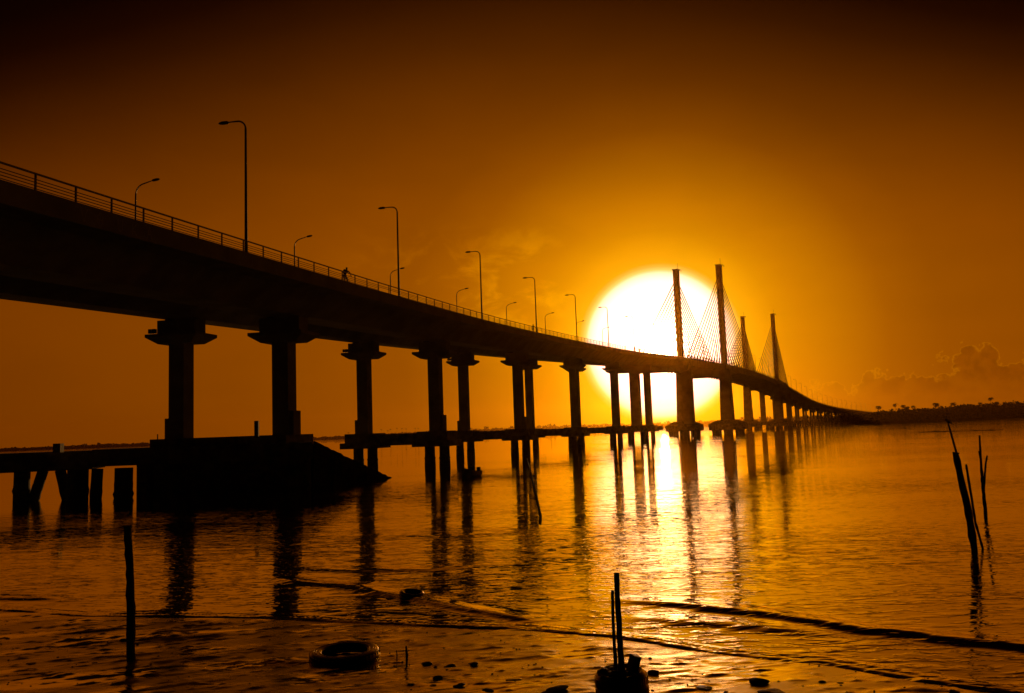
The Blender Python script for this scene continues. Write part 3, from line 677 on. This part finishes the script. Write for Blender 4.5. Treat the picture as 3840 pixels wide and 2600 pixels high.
mb = MB(); wall_prism(mb, [(depth(512, 1800, 75.6).x, 75.6), (depth(1165, 1800, 77).x, 77)], -1.3, 2.7, (-1.1, 4)); mb.build('wall', M_oldconc, jet)
def barn_pile(p0, p1, r_, name, parent, seed):
    q = random.Random(seed); mb = MB(); p0 = Vector(p0); p1 = Vector(p1); n = 15; pts = []; rad = []
    band = q.uniform(.42, .6)
    for i in range(n):
        t = i/(n-1); pts.append(p0+(p1-p0)*t); rad.append(r_*(1+(.04*q.random() if t > .3 else 0)+(.16*math.exp(-((t-band)/.035)**2))))
    mb.tube(pts, rad, 12); mb.build(name, M_pile, parent)
def px_pile(px, wtop, wbot, r_, seed, name='pile', Y=None):
    """pile seen at column px at the waterline; top column px+wtop"""
    p = ground(px, wbot); zt = 2.5; d_ = ray(px+wtop, 1745); k = p.y/d_.y
    barn_pile((d_.x*k, p.y+.05, zt), (p.x+(p.x-d_.x*k)*.5, p.y, -1.3), r_, name, jet, seed)
px_pile(79, 4, 1881, .62, 1); px_pile(123, 38, 1879, .42, 2, 'raked_pile'); px_pile(253, -28, 1876, .42, 3, 'raked_pile'); px_pile(290, 2, 1878, .80, 4); px_pile(358, 7, 1872, .45, 5); px_pile(462, 2, 1868, .72, 6)
for i, px in enumerate((560, 690, 852, 1026, 1152)):
    p = ground(px, 1862); yq = 74.4+(px-560)/600*1.1; xq = depth(px, 1800, yq).x; barn_pile((xq, yq, 2.65), (xq, yq, -1.3), .30, 'pile', jet, 20+i)
mb = MB(); p = depth(219, 1690, 72.0); mb.box((p.x, p.y, 4.35), (.62, .62, .75)); mb.build('mooring_post', M_oldconc, jet)
mb = MB(); p = depth(963, 1642, 75.0); mb.box((p.x, p.y, 5.35), (.34, .34, 1.5)); mb.build('mooring_post', M_oldconc, jet)
mb = MB(); p = depth(591, 1648, 76.0); mb.box((p.x, p.y, 5.0), (.07, .07, .5)); mb.build('steel_stub', M_dark, jet)
# slipway: rough stone slope running down from the corner of the jetty into the river
mb = MB(); tip = ground(1474, 1791); topp = depth(1176, 1654, 76.6); N_ = 26; q = random.Random(5); fr = Vector((depth(1172, 1800, 76.1).x, 76.1, -.8)); rows = []
for i in range(N_+1):
    t = i/N_; rg = topp+(tip+Vector((0, 0, -.12))-topp)*t+Vector((q.uniform(-.05, .05), 0, q.uniform(-.05, .05) if 0 < i < N_ else 0))
    f_ = fr+(Vector((tip.x+.35, tip.y-.2, -.8))-fr)*t; bk = Vector((topp.x-2.5, topp.y+4, -.8))+(Vector((tip.x-.5, tip.y+.6, -.8))-Vector((topp.x-2.5, topp.y+4, -.8)))*t
    mid = rg*.5+f_*.5+Vector((q.uniform(-.12, .12), q.uniform(-.15, .15), q.uniform(0, .3))); rows.append([f_, mid, rg, bk])
vs_ = [p for r_ in rows for p in r_]
mb.add(vs_, [(i*4+k, (i+1)*4+k, (i+1)*4+(k+1) % 4, i*4+(k+1) % 4) for i in range(N_) for k in range(4)]+[(3, 2, 1, 0), (N_*4, N_*4+1, N_*4+2, N_*4+3)])
tag(mb.build('slipway', M_riprap), 'dark rough slipway sloping from the jetty corner down into the river', 'slipway')

# ------------------------------------------------------------------ people (one skinned surface each)
def skin_body(name, joints, edges, M, parent, mat_):
    """joints: name -> (pos, radius); pelvis is the root"""
    names = list(joints); idx = {n: i for i, n in enumerate(names)}; me = bpy.data.meshes.new('skel')
    me.from_pydata([joints[n][0] for n in names], [(idx[a], idx[b]) for a, b in edges], []); ob = bpy.data.objects.new('skel', me); col.objects.link(ob)
    md = ob.modifiers.new('skin', 'SKIN'); md.use_smooth_shade = True
    for i, n in enumerate(names):
        sv = me.skin_vertices[0].data[i]; r_ = joints[n][1]; sv.radius = (r_, r_) if not isinstance(r_, tuple) else r_; sv.use_root = (n == 'pelvis')
    sb = ob.modifiers.new('sub', 'SUBSURF'); sb.levels = 1; sb.render_levels = 1
    dg = bpy.context.evaluated_depsgraph_get(); ev = ob.evaluated_get(dg); m2 = bpy.data.meshes.new_from_object(ev); m2.name = name
    bpy.data.objects.remove(ob); m2.transform(M); m2.materials.clear(); m2.materials.append(mat_)
    o = bpy.data.objects.new(name, m2); col.objects.link(o)
    if parent is not None: o.parent = parent; o.matrix_parent_inverse = parent_inv(parent)
    return o
def V3(*a): return Vector(a)
def figure(P_, hands=True):
    """P_: joint positions; returns joints and edges of a body with tapered limbs, neck, head, nose, feet and five-fingered hands"""
    J = {'pelvis': (P_['pelvis'], (.135, .105)), 'waist': (P_['pelvis'].lerp(P_['chest'], .45), (.12, .095)), 'chest': (P_['chest'], (.155, .11)), 'neck': (P_['neck'], .055), 'skull': (P_['head'], (.082, .098)), 'crown': (P_['head']+(P_['head']-P_['neck']).normalized()*.09, (.07, .08))}
    E_ = [('pelvis', 'waist'), ('waist', 'chest'), ('chest', 'neck'), ('neck', 'skull'), ('skull', 'crown')]
    J['nose'] = (P_['head']+P_['face']*.112-V3(0, 0, .015), .016); E_.append(('skull', 'nose'))
    for sd in 'LR':
        for a, b, r1, r2 in (('shoulder', 'elbow', .06, .043), ('elbow', 'wrist', .043, .03)):
            J[a+sd] = (P_[a+sd], r1); J[b+sd] = (P_[b+sd], r2)
        E_ += [('chest', 'shoulder'+sd), ('shoulder'+sd, 'elbow'+sd), ('elbow'+sd, 'wrist'+sd)]
        d_ = (P_['wrist'+sd]-P_['elbow'+sd]).normalized(); sv = d_.orthogonal().normalized(); palm_ = P_['wrist'+sd]+d_*.06; J['palm'+sd] = (palm_, (.034, .018)); E_.append(('wrist'+sd, 'palm'+sd))
        if hands:
            curl = d_.cross(sv)
            for k, (off, ln) in enumerate(((-.030, .062), (-.010, .072), (.010, .067), (.028, .055))):
                a, b = f'f{k}a{sd}', f'f{k}b{sd}'; J[a] = (palm_+d_*.04+sv*off, .009); J[b] = (palm_+d_*(.04+ln*.7)+sv*off*1.1+curl*ln*.5, .008); E_ += [('palm'+sd, a), (a, b)]
            J['t'+sd] = (palm_+sv*-.05+d_*.025+curl*.02, .010); E_.append(('palm'+sd, 't'+sd))
        for a, b, r1, r2 in (('hip', 'knee', .088, .058), ('knee', 'ankle', .058, .038)):
            J[a+sd] = (P_[a+sd], r1); J[b+sd] = (P_[b+sd], r2)
        J['toe'+sd] = (P_['ankle'+sd]+P_.get('toed', P_['face'])*.17-V3(0, 0, .045), (.04, .028)); E_ += [('pelvis', 'hip'+sd), ('hip'+sd, 'knee'+sd), ('knee'+sd, 'ankle'+sd), ('ankle'+sd, 'toe'+sd)]
    return J, E_
def person(P_, M, label, loc, hair=True, hat=False, mat_=None):
    """joints in a local frame: +Y forward, +X right, +Z up"""
    r_ = empty('person', loc, label, 'person'); J, E_ = figure(P_); skin_body('body', J, E_, M, r_, mat_ or M_cloth)
    mb = MB(); mb.blob(P_['head']+V3(0, -.012, .045), (.088, .105, .085), 3, .05, 2); mb.v = [tuple(M @ Vector(v)) for v in mb.v]; mb.build('hair', M_dark, r_); return r_
def pose(**k): return {a: Vector(b) for a, b in k.items()}
def LM(s, o, z, yaw=0.0):
    return Matrix.Translation(B(s, o, z)) @ Matrix.Rotation(-head(s)+yaw, 4, 'Z')
road = lambda s, o: dk(s, o)-.28
# cyclist riding along the near parapet
s_ = 72.2; zc = road(s_, -6.35); M = LM(s_, -6.35, zc) @ Matrix.Scale(1.12, 4)
P_ = pose(pelvis=(0, -.22, .92), chest=(0, .10, 1.27), neck=(0, .19, 1.40), head=(0, .25, 1.53), face=(0, .97, -.1), shoulderL=(-.19, .13, 1.32), shoulderR=(.19, .13, 1.32), elbowL=(-.25, .36, 1.14), elbowR=(.25, .36, 1.14), wristL=(-.24, .50, 1.02), wristR=(.24, .50, 1.02),
          hipL=(-.1, -.2, .88), hipR=(.1, -.2, .88), kneeL=(-.11, .16, .72), kneeR=(.11, .10, .52), ankleL=(-.11, .02, .36), ankleR=(.11, -.03, .16), toed=(0, 1, 0))
cyc = person(P_, M, 'cyclist with a backpack bent over the handlebar, riding beside the bridge railing', B(s_, -6.35, zc))
mb = MB(); mb.blob((0, -.17, 1.22), (.15, .12, .22), 9, .08, 2, None); mb.v = [tuple(M @ Vector(v)) for v in mb.v]; tag(mb.build('backpack', M_cloth), 'backpack worn by the cyclist on the bridge', 'backpack')
bk_ = empty('bicycle', B(s_, -6.35, zc), 'bicycle under the rider on the bridge walkway', 'bicycle')
def bpart(name, fn, m_, par=bk_):
    mb = MB(); fn(mb); mb.v = [tuple(M @ Vector(v)) for v in mb.v]; return mb.build(name, m_, par)
for wy in (-.52, .52):
    ty = bpart('wheel', lambda mb: mb.lathe([(.33+.018*math.cos(q), .018*math.sin(q)) for q in np.linspace(0, 2*PI, 9)[:-1]], 28, (0, wy, .345), Matrix.Rotation(PI/2, 3, 'Y')), M_rubber)
    bpart('spokes' if False else 'rim', lambda mb: [mb.tube([(0, wy, .345), (0, wy+.32*math.cos(q), .345+.32*math.sin(q))], .003, 4) for q in np.linspace(0, 2*PI, 15)[:-1]], M_metal, ty)
bpart('frame', lambda mb: [mb.tube(p, .018, 7) for p in ([(0, -.52, .345), (0, -.08, .30), (0, .40, .80), (0, -.17, .82), (0, -.08, .30)], [(0, -.17, .82), (0, -.52, .345)], [(0, .38, .88), (0, .41, .72), (0, .52, .345)])], M_dark)
bpart('handlebar', lambda mb: mb.tube([(-.27, .50, .98), (-.2, .44, 1.0), (0, .37, .97), (.2, .44, 1.0), (.27, .50, .98)], .014, 7), M_metal)
bpart('saddle', lambda mb: mb.blob((0, -.2, .85), (.07, .14, .035), 2, .05, 2), M_rubber)
# walkers
def walker(s, o, label, yaw=0.0, arm=.3, stride=.28, sc_=1.0):
    z_ = road(s, o); M = LM(s, o, z_, yaw) @ Matrix.Scale(sc_, 4)
    P_ = pose(pelvis=(0, 0, .93), chest=(0, .03, 1.28), neck=(0, .04, 1.44), head=(0, .06, 1.57), face=(0, .99, -.05), shoulderL=(-.19, .03, 1.37), shoulderR=(.19, .03, 1.37), elbowL=(-.24, -.12, 1.12), elbowR=(.25, .10+arm*.5, 1.16), wristL=(-.23, -.02, .88), wristR=(.24, .26+arm, 1.10),
              hipL=(-.1, 0, .9), hipR=(.1, 0, .9), kneeL=(-.1, stride*.55, .50), kneeR=(.1, -stride*.2, .49), ankleL=(-.1, stride*.75, .085), ankleR=(.1, -stride, .10), toed=(0, 1, 0))
    return person(P_, M, label, B(s, o, z_))
walker(142.0, -6.5, 'person walking beside the fourth lamp, one arm stretched forward to the railing', 0, .3, .24)
walker(233.4, -6.5, 'person walking among the first stay cables, left one of two small figures', 0, .05, .3)
walker(239.0, -6.5, 'person with raised arms, right one of two small figures by the first stay cables', .4, .35, .15)

# ------------------------------------------------------------------ rowing boat with outboard and its crew
bo = ground(1764, 1790); yaw = math.atan2(-.40, -.92); fw = Vector((-.40, -.916, 0)); rt = Vector((fw.y, -fw.x, 0)); MBo = Matrix(((rt.x, fw.x, 0, bo.x), (rt.y, fw.y, 0, bo.y), (0, 0, 1, 0), (0, 0, 0, 1)))
boat = empty('motor_boat', (bo.x, bo.y, 0), 'small wooden boat with an outboard motor moored near the second pair of piers', 'boat')
def hull_section(t):
    y = -1.75+3.6*t; wd = .58*(1-max(0, (t-.45)/.55)**2.2)*(.86+.14*min(1, t/.3)); sh = .52+.55*t**2.4+.06*(1-t); kl = -.18+.25*max(0, t-.75)/.25
    return y, wd, sh, kl
mb = MB(); T_ = [i/14 for i in range(15)]; ringo = []; n = 9
for t in T_:
    y, wd, sh, kl = hull_section(t); ringo.append([V3(wd*x_, y+(.10*sq if t == 1 else 0), kl+(sh-kl)*sq) for x_, sq in [(-1.0, 1), (-.97, .7), (-.85, .38), (-.55, .10), (0, 0), (.55, .10), (.85, .38), (.97, .7), (1.0, 1)]]+[V3(wd*x_*.93, y, max(kl+.05, kl+(sh-kl)*sq)) for x_, sq in [(1, 1), (.95, .7), (.8, .42), (.5, .2), (0, .14), (-.5, .2), (-.8, .42), (-.95, .7), (-1, 1)]])
m_ = len(ringo[0]); vs_ = [tuple(MBo @ p) for r_ in ringo for p in r_]; fs = [(i*m_+k, (i+1)*m_+k, (i+1)*m_+(k+1) % m_, i*m_+(k+1) % m_) for i in range(len(T_)-1) for k in range(m_)]
fs += [tuple(range(m_))[:9]+(13,), ]; mb.add(vs_, fs); mb.add([vs_[k] for k in range(9)], [tuple(range(9))]); mb.build('hull', M_hull, boat)
for yy in (-1.1, .1):
    mb = MB(); mb.box((0, yy, .36), (1.02, .24, .05)); mb.v = [tuple(MBo @ Vector(v)) for v in mb.v]; mb.build('thwart', M_wood, boat)
mb = MB(); mb.box((0, -1.92, .74), (.28, .36, .34)); mb.tube([(0, -1.9, .6), (0, -1.93, -.1), (0, -2.0, -.5)], .07, 8); mb.tube([(0, -1.75, .78), (.05, -1.25, .86)], .025, 6); mb.v = [tuple(MBo @ Vector(v)) for v in mb.v]; mb.build('outboard_motor', M_dark, boat)
q0 = MBo @ V3(0, 1.82, .95); q1 = ground(1682, 1797)
mb = MB(); mb.tube([q0.lerp(q1, k)-Vector((0, 0, .5*k*(1-k))) for k in np.linspace(0, 1, 9)]+[q1-Vector((0, 0, .3))], .022, 5); tag(mb.build('mooring_rope', M_rope), 'thin mooring rope from the bow of the small boat into the water', 'rope')
P_ = pose(pelvis=(.1, -1.12, .50), chest=(.12, -.86, .93), neck=(.14, -.74, 1.08), head=(.15, -.66, 1.20), face=(0, .95, -.3), shoulderL=(-.08, -.82, 1.0), shoulderR=(.31, -.82, 1.0), elbowL=(-.2, -.62, .72), elbowR=(.38, -.60, .74), wristL=(-.05, -.40, .62), wristR=(.28, -.36, .62),
          hipL=(0, -1.08, .47), hipR=(.21, -1.08, .47), kneeL=(-.04, -.68, .58), kneeR=(.27, -.68, .58), ankleL=(-.03, -.58, .15), ankleR=(.26, -.56, .15), toed=(0, 1, 0))
person(P_, MBo, 'person sitting hunched in the stern of the small motor boat', (bo.x, bo.y, 0))
mb = MB(); mb.blob((-.05, .35, .5), (.36, .42, .34), 21, .4, 3); mb.blob((.1, -.1, .62), (.12, .2, .4), 22, .4, 2); mb.v = [tuple(MBo @ Vector(v)) for v in mb.v]; tag(mb.build('net_heap', M_rope), 'heap of netting piled amidships in the small boat', 'fishing net')
pts = [ground(*p) for p in ((1976, 1722), (1990, 1770), (2000, 1815), (2011, 1862), (2020, 1905), (2027, 1938), (2025, 1968))]
mb = MB(); P2 = []
for i in range(len(pts)-1):
    for k in (0, .25, .5, .75): P2.append(pts[i].lerp(pts[i+1], k)+Vector((0, 0, .03)))
P2.append(pts[-1]+Vector((0, 0, -.1))); mb.tube(P2, [.075]*len(P2), 6); tag(mb.build('floating_rope', M_rope), 'long dark rope drifting on the water from the third pair of piers toward the shore', 'rope')
pts = [ground(px, py) for px, py in ((3440, 1622), (3500, 1620), (3560, 1618.5), (3620, 1617), (3700, 1615), (3760, 1612.5))]
mb = MB(); P2 = [pts[i].lerp(pts[i+1], k)+Vector((random.uniform(-.3, .3), random.uniform(-.8, .8), .03)) for i in range(len(pts)-1) for k in np.linspace(0, .9, 10)]; mb.tube(P2, [random.uniform(.05, .2) for _ in P2], 6); tag(mb.build('float_line', M_rope), 'thin dark line of net floats far out on the water behind the leaning post', 'net floats')

# ------------------------------------------------------------------ stakes and bird on the right, post on the left
def stick(mb, pts, rad, seed, knots=True, n=9):
    q = random.Random(seed); P2, R2 = [], []
    for i in range(len(pts)-1):
        for k in np.linspace(0, 1, 7)[:-1]:
            P2.append(Vector(pts[i]).lerp(Vector(pts[i+1]), k)+Vector((q.uniform(-1, 1), q.uniform(-1, 1), 0))*rad[i]*.10); R2.append((rad[i]+(rad[i+1]-rad[i])*k)*q.uniform(.93, 1.1)*(1.25 if knots and q.random() < .12 else 1))
    P2.append(Vector(pts[-1])); R2.append(rad[-1]); mb.tube(P2, R2, n)
Yp = 28.4
lp = empty('leaning_post', ground(3655, 2066), 'thick leaning wooden post with a thin pole lashed to its top', 'post', 'stakes standing in the shallows on the right')
mb = MB(); stick(mb, [depth(3666, 2120, Yp), depth(3655, 2066, Yp), depth(3627, 1900, Yp), depth(3582, 1698, Yp)], [.105, .105, .115, .085], 1); mb.build('post', M_wood, lp)
mb = MB(); stick(mb, [depth(3597, 1740, Yp-.06), depth(3576, 1660, Yp-.06), depth(3556, 1591, Yp-.06)], [.032, .034, .026], 2); mb.build('pole', M_wood, lp)
mb = MB(); stick(mb, [depth(3573, 1697, Yp-.1), depth(3597, 1701, Yp-.1)], [.022, .022], 3); mb.build('lashing', M_rope, lp)
mb = MB(); stick(mb, [depth(3693, 2085, Yp+.35), depth(3685, 2058, Yp+.35), depth(3658, 1960, Yp+.2), depth(3637, 1830, Yp+.2), depth(3623, 1742, Yp+.2)], [.034, .034, .036, .042, .03], 4)
tag(mb.build('stake', M_wood), 'thin crooked stake crossing behind the thick leaning post', 'stake', 'stakes standing in the shallows on the right')
Yq = 40.6; st = empty('forked_stake', ground(3694, 1905), 'slender forked branch standing in the water right of the leaning post', 'stake', 'stakes standing in the shallows on the right')
mb = MB(); stick(mb, [depth(3697, 1935, Yq), depth(3694, 1905, Yq), depth(3686, 1830, Yq), depth(3679, 1740, Yq), depth(3673, 1633, Yq)], [.085, .08, .07, .055, .04], 5); mb.build('stem', M_wood, st)
mb = MB(); stick(mb, [depth(3690, 1842, Yq), depth(3693, 1780, Yq), depth(3697, 1735, Yq), depth(3702, 1709, Yq)], [.045, .045, .04, .035], 6); mb.build('branch', M_wood, st)
mb = MB(); stick(mb, [depth(3678, 1728, Yq), depth(3670, 1692, Yq)], [.035, .03], 7); mb.build('branch', M_wood, st)
pb_ = depth(3556, 1591, Yp-.06)
bird = empty('bird', pb_, 'small plump bird perched on the tip of the leaning post', 'bird'); J = {'pelvis': (pb_+V3(.02, 0, .075), .045), 'breast': (pb_+V3(-.03, 0, .10), .05), 'neck': (pb_+V3(-.05, 0, .145), .03), 'head': (pb_+V3(-.062, -.005, .17), .03), 'bill': (pb_+V3(-.11, -.01, .165), .007), 'rump': (pb_+V3(.075, 0, .04), .028), 'tail': (pb_+V3(.14, .01, -.01), (.018, .008)), 'legL': (pb_+V3(-.005, -.018, .02), .007), 'footL': (pb_+V3(-.01, -.018, -.004), .006), 'legR': (pb_+V3(-.005, .018, .02), .007), 'footR': (pb_+V3(-.01, .018, -.004), .006)}
skin_body('body', J, [('pelvis', 'breast'), ('breast', 'neck'), ('neck', 'head'), ('head', 'bill'), ('pelvis', 'rump'), ('rump', 'tail'), ('pelvis', 'legL'), ('legL', 'footL'), ('pelvis', 'legR'), ('legR', 'footR')], Matrix.Identity(4), bird, M_feather)
p = mud(492, 2478); mb = MB(); Y_ = p.y
stick(mb, [p+V3(.03, 0, -.5), p, depth(490, 2280, Y_), depth(486, 2130, Y_), depth(479, 1972, Y_)], [.088, .086, .08, .075, .07], 11, False, 12)
tag(mb.build('mooring_post', M_wood), 'tall bare wooden post standing in the mud on the left', 'post')
for px, py, top, r_, lb in ((1524, 2494, 2424, .022, 'short upright stick in the puddle right of the large tyre'), (1487, 2468, 2440, .012, 'thin twig stuck in the mud between the large tyre and the upright stick'), (3263, 2478, 2458, .012, 'tiny twig poking out of the shallows near the right shoreline')):
    p = mud(px, py); mb = MB(); q_ = depth(px-1, top, p.y); stick(mb, [p-V3(0, 0, .1), p.lerp(q_, .5)+V3(.01, 0, 0), q_], [r_, r_, r_*.8], px); tag(mb.build('stick', M_wood), lb, 'stick')

# ------------------------------------------------------------------ tyres
def tyre(p, Ro, Ri, w_, label, M3, sink=.0, seed=0):
    pr = []
    hw = w_/2
    pr = [(Ri, -hw*.72), (Ri+.03, -hw*.95), ((Ri+Ro)/2, -hw*1.06), (Ro-.06, -hw), (Ro-.015, -hw*.82), (Ro, -hw*.45), (Ro+.004, 0), (Ro, hw*.45), (Ro-.015, hw*.82), (Ro-.06, hw), ((Ri+Ro)/2, hw*1.06), (Ri+.03, hw*.95), (Ri, hw*.72), (Ri+.05, hw*.55), ((Ri+Ro)/2+.05, hw*.6), (Ro-.05, hw*.3), (Ro-.05, -hw*.3), ((Ri+Ro)/2+.05, -hw*.6), (Ri+.05, -hw*.55)]
    mb = MB(); mb.lathe(pr, 64, Vector(p)+Vector((0, 0, hw-sink)), M3)
    for k in (1, -1):
        for rr2 in (Ri+.05, (Ri+Ro)/2, Ro-.075):
            z_ = hw*(1.06 if abs(rr2-(Ri+Ro)/2) < .01 else 1.0)*k; mb.lathe([(rr2+.008*math.cos(q), z_+.008*math.sin(q)) for q in np.linspace(0, 2*PI, 7)[:-1]], 56, Vector(p)+Vector((0, 0, hw-sink)), M3)
    for k in range(44):
        a_ = 2*PI*k/44; c_, s2 = math.cos(a_), math.sin(a_)
        for sg in (-1, 1):
            Mz = Matrix.Rotation(a_+sg*.12, 3, 'Z'); b2 = MB(); b2.box((0, 0, 0), (.018, .045, hw*.62)); mb.add([M3 @ (Mz @ Vector(v)+Vector((Ro*c_, Ro*s2, sg*hw*.42)))+Vector(p)+Vector((0, 0, hw-sink)) for v in b2.v], b2.f)
    o = mb.build('tyre', M_rubber); return tag(o, label, 'tyre')
I3 = Matrix.Identity(3)
p = mud(1293, 2466); big = tyre(p, .665, .43, .175, 'large lorry tyre lying flat on the mud in the foreground', Matrix.Rotation(.03, 3, 'X'), .03)
p = ground(1546, 2236, 0.02); tyre(p, .34, .21, .15, 'smaller tyre awash at the edge of the swell, behind the large tyre', Matrix.Rotation(.12, 3, 'Y') @ Matrix.Rotation(.1, 3, 'X'), .03)
p = mud(2334, 2612); pot = Vector(p)
tyre(pot, .41, .27, .40, 'upright-sided tyre filled with rubble holding two wooden stakes', Matrix.Rotation(-.05, 3, 'Y') @ Matrix.Rotation(.04, 3, 'X'), .02)
q = random.Random(8)
for i, (dx_, dy_, dz_, r_, lb) in enumerate(((-.30, -.02, .37, .10, 'lumpy rock on the left rim of the rubble-filled tyre'), (-.16, .12, .36, .12, 'rock behind the stakes in the rubble-filled tyre'), (-.08, -.15, .34, .13, 'rock at the front of the rubble-filled tyre'), (.10, -.12, .32, .11, 'rock right of the front one in the rubble-filled tyre'), (-.20, -.08, .30, .13, 'rock wedged under the left rim rock in the tyre'), (.05, .14, .30, .12, 'rock behind the brick in the rubble-filled tyre'))):
    mb = MB(); mb.blob(pot+V3(dx_, dy_, dz_), (r_*1.1, r_, r_*.75), 40+i, .3, 2); tag(mb.build('rock', M_stone), lb, 'rock', 'rubble inside the tyre')
mb = MB(); mb.box(pot+V3(.20, .02, .47), (.13, .14, .30), Matrix.Rotation(.30, 3, 'Y') @ Matrix.Rotation(.5, 3, 'Z')); tag(mb.build('brick', M_stone), 'broken block standing tilted in the right of the tyre', 'brick')
Ys = pot.y
mb = MB(); stick(mb, [pot+V3(.03, 0, .1), depth(2331, 2500, Ys), depth(2320, 2320, Ys), depth(2312, 2149, Ys)], [.052, .052, .047, .043], 60, False); tag(mb.build('stake', M_wood), 'taller squared stake planted in the rubble-filled tyre', 'stake', 'stakes planted in the tyre')
mb = MB(); stick(mb, [pot+V3(-.05, .03, .1), depth(2309, 2500, Ys+.05), depth(2300, 2350, Ys+.05), depth(2297, 2216, Ys+.05)], [.030, .030, .027, .027], 61, False); tag(mb.build('stake', M_wood), 'shorter thinner stake beside the tall one in the tyre', 'stake', 'stakes planted in the tyre')

# ------------------------------------------------------------------ stones and litter on the mud
for i, (px, py, wpx, fl, lb, nm, mt) in enumerate([
    (463, 2402, 25, .9, 'dark square-cut stone block beside the tall post', 'stone', M_stone), (28, 2397, 16, .6, 'small dark stone near the left edge of the mud', 'stone', M_stone), (86, 2371, 11, .6, 'pebble right of the stone at the left edge', 'stone', M_stone),
    (118, 2490, 32, .3, 'flat dark slab of mud and weed at lower left', 'clod', M_stone), (353, 2487, 22, .5, 'dark clod left of the foot of the tall post', 'clod', M_stone), (390, 2363, 9, .7, 'pebble above the square-cut block', 'stone', M_stone), (594, 2462, 11, .8, 'pebble right of the tall post', 'stone', M_stone),
    (913, 2329, 10, .7, 'pebble just inside the waterline left of centre', 'stone', M_stone), (875, 2352, 9, .7, 'pebble below the one at the waterline', 'stone', M_stone), (1138, 2485, 44, .4, 'mound of mud pushed up beside the large tyre', 'clod', M_mud),
    (1605, 2490, 48, .5, 'crumpled clear plastic bag among the debris right of the stick', 'plastic_bag', M_plastic), (1690, 2500, 46, .3, 'flattened weed clump beside the plastic bag', 'weed_clump', M_leaf), (1774, 2490, 46, .55, 'glossy dark bag lying right of the weed clump', 'plastic_bag', M_plastic), (1728, 2474, 20, .4, 'small dark scrap above the glossy bag', 'scrap', M_stone),
    (1642, 2545, 36, .8, 'pointed dark rock below the plastic bag', 'rock', M_stone), (1540, 2566, 26, .5, 'low rock left of the pointed one', 'rock', M_stone), (1622, 2572, 28, .5, 'flat rock under the pointed one', 'rock', M_stone), (1724, 2576, 48, .7, 'big rough clod at the bottom edge left of centre', 'clod', M_stone), (1830, 2590, 60, .25, 'long flat board-like slab at the bottom edge', 'slab', M_wood), (1925, 2548, 60, .25, 'half-buried curved strip of rubber in the mud', 'rubber_strip', M_rubber),
    (2458, 2522, 54, .6, 'splintered chunk of wood right of the rubble-filled tyre', 'wood_chunk', M_wood), (2446, 2590, 14, .7, 'pebble right of the foot of the filled tyre', 'stone', M_stone), (2239, 2563, 12, .7, 'pebble left of the foot of the filled tyre', 'stone', M_stone),
    (2850, 2556, 90, .45, 'tangled heap of dark weed and driftwood at lower right', 'weed_clump', M_leaf), (2888, 2600, 110, .3, 'dark mound at the bottom edge under the weed heap', 'clod', M_stone), (2640, 2582, 56, .35, 'low dark mound left of the weed heap', 'clod', M_stone), (2085, 2590, 110, .25, 'ragged dark weed at the bottom edge left of the filled tyre', 'weed_clump', M_leaf),
    (3022, 2437, 19, .8, 'round stone in the shallows ringed by ripples', 'stone', M_stone), (2920, 2556, 12, .8, 'pebble right of the weed heap', 'stone', M_stone), (3085, 2558, 26, .4, 'small weed clump at lower right', 'weed_clump', M_leaf), (3150, 2562, 22, .5, 'second small clump further right at the bottom', 'weed_clump', M_leaf), (3084, 2491, 10, .7, 'pebble just below the right shoreline', 'stone', M_stone),
    (3570, 2566, 24, .7, 'dark rock at the right shoreline', 'rock', M_stone), (3575, 2594, 34, .5, 'wet pale rock at the bottom right edge', 'rock', M_stone), (3680, 2590, 40, .4, 'cluster-shaped rock right of the pale one at the bottom edge', 'rock', M_stone), (3530, 2574, 11, .7, 'pebble left of the dark shoreline rock', 'stone', M_stone)]):
    p = mud(px, py); d_ = (Vector((0, 0, CAM_H))-p).length; w_ = wpx*d_/FPX/2*.85; fl *= .55; mb = MB()
    mb.blob(p+V3(0, 0, w_*fl*.12), (w_, w_*.8, w_*fl), 500+i, .38 if nm not in ('stone',) else .22, 3 if wpx > 30 else 2)
    tag(mb.build(nm, mt), lb, nm.replace('_', ' '))
mb = MB(); q = random.Random(77)
for i in range(240):
    px = q.uniform(-60, 3900); py = q.uniform(2330, 2640); p = ground(px, py)
    if float(np.interp(p.x, shx, shy))-p.y < .3: continue
    z_ = float(mud_z(p.x, p.y)); r_ = q.uniform(.006, .018)*(1.6 if q.random() < .06 else 1)*(1 if px < 2600 or q.random() < .7 else 1.2)
    mb.blob((p.x, p.y, z_+r_*.3), (r_*q.uniform(.9, 1.7), r_, r_*.7), i, .3, 1)
tag(mb.build('pebbles', M_stone), kind='stuff')

# ------------------------------------------------------------------ haze over the river
mb = MB(); mb.box((0, 1650, 44), (7000, 3500, 91)); hz = mb.build('haze', M_conc); hz.data.materials.clear(); hz['kind'] = 'stuff'
m = bpy.data.materials.new('haze'); m.use_nodes = True; t = m.node_tree; t.nodes.clear(); gg = G(t)
pv = gg.n('ShaderNodeVolumePrincipled'); pv.inputs['Color'].default_value = (.95, .46, .03, 1); pv.inputs['Density'].default_value = .000065; pv.inputs['Anisotropy'].default_value = .93
o_ = gg.n('ShaderNodeOutputMaterial'); t.links.new(pv.outputs[0], o_.inputs['Volume']); hz.data.materials.append(m)
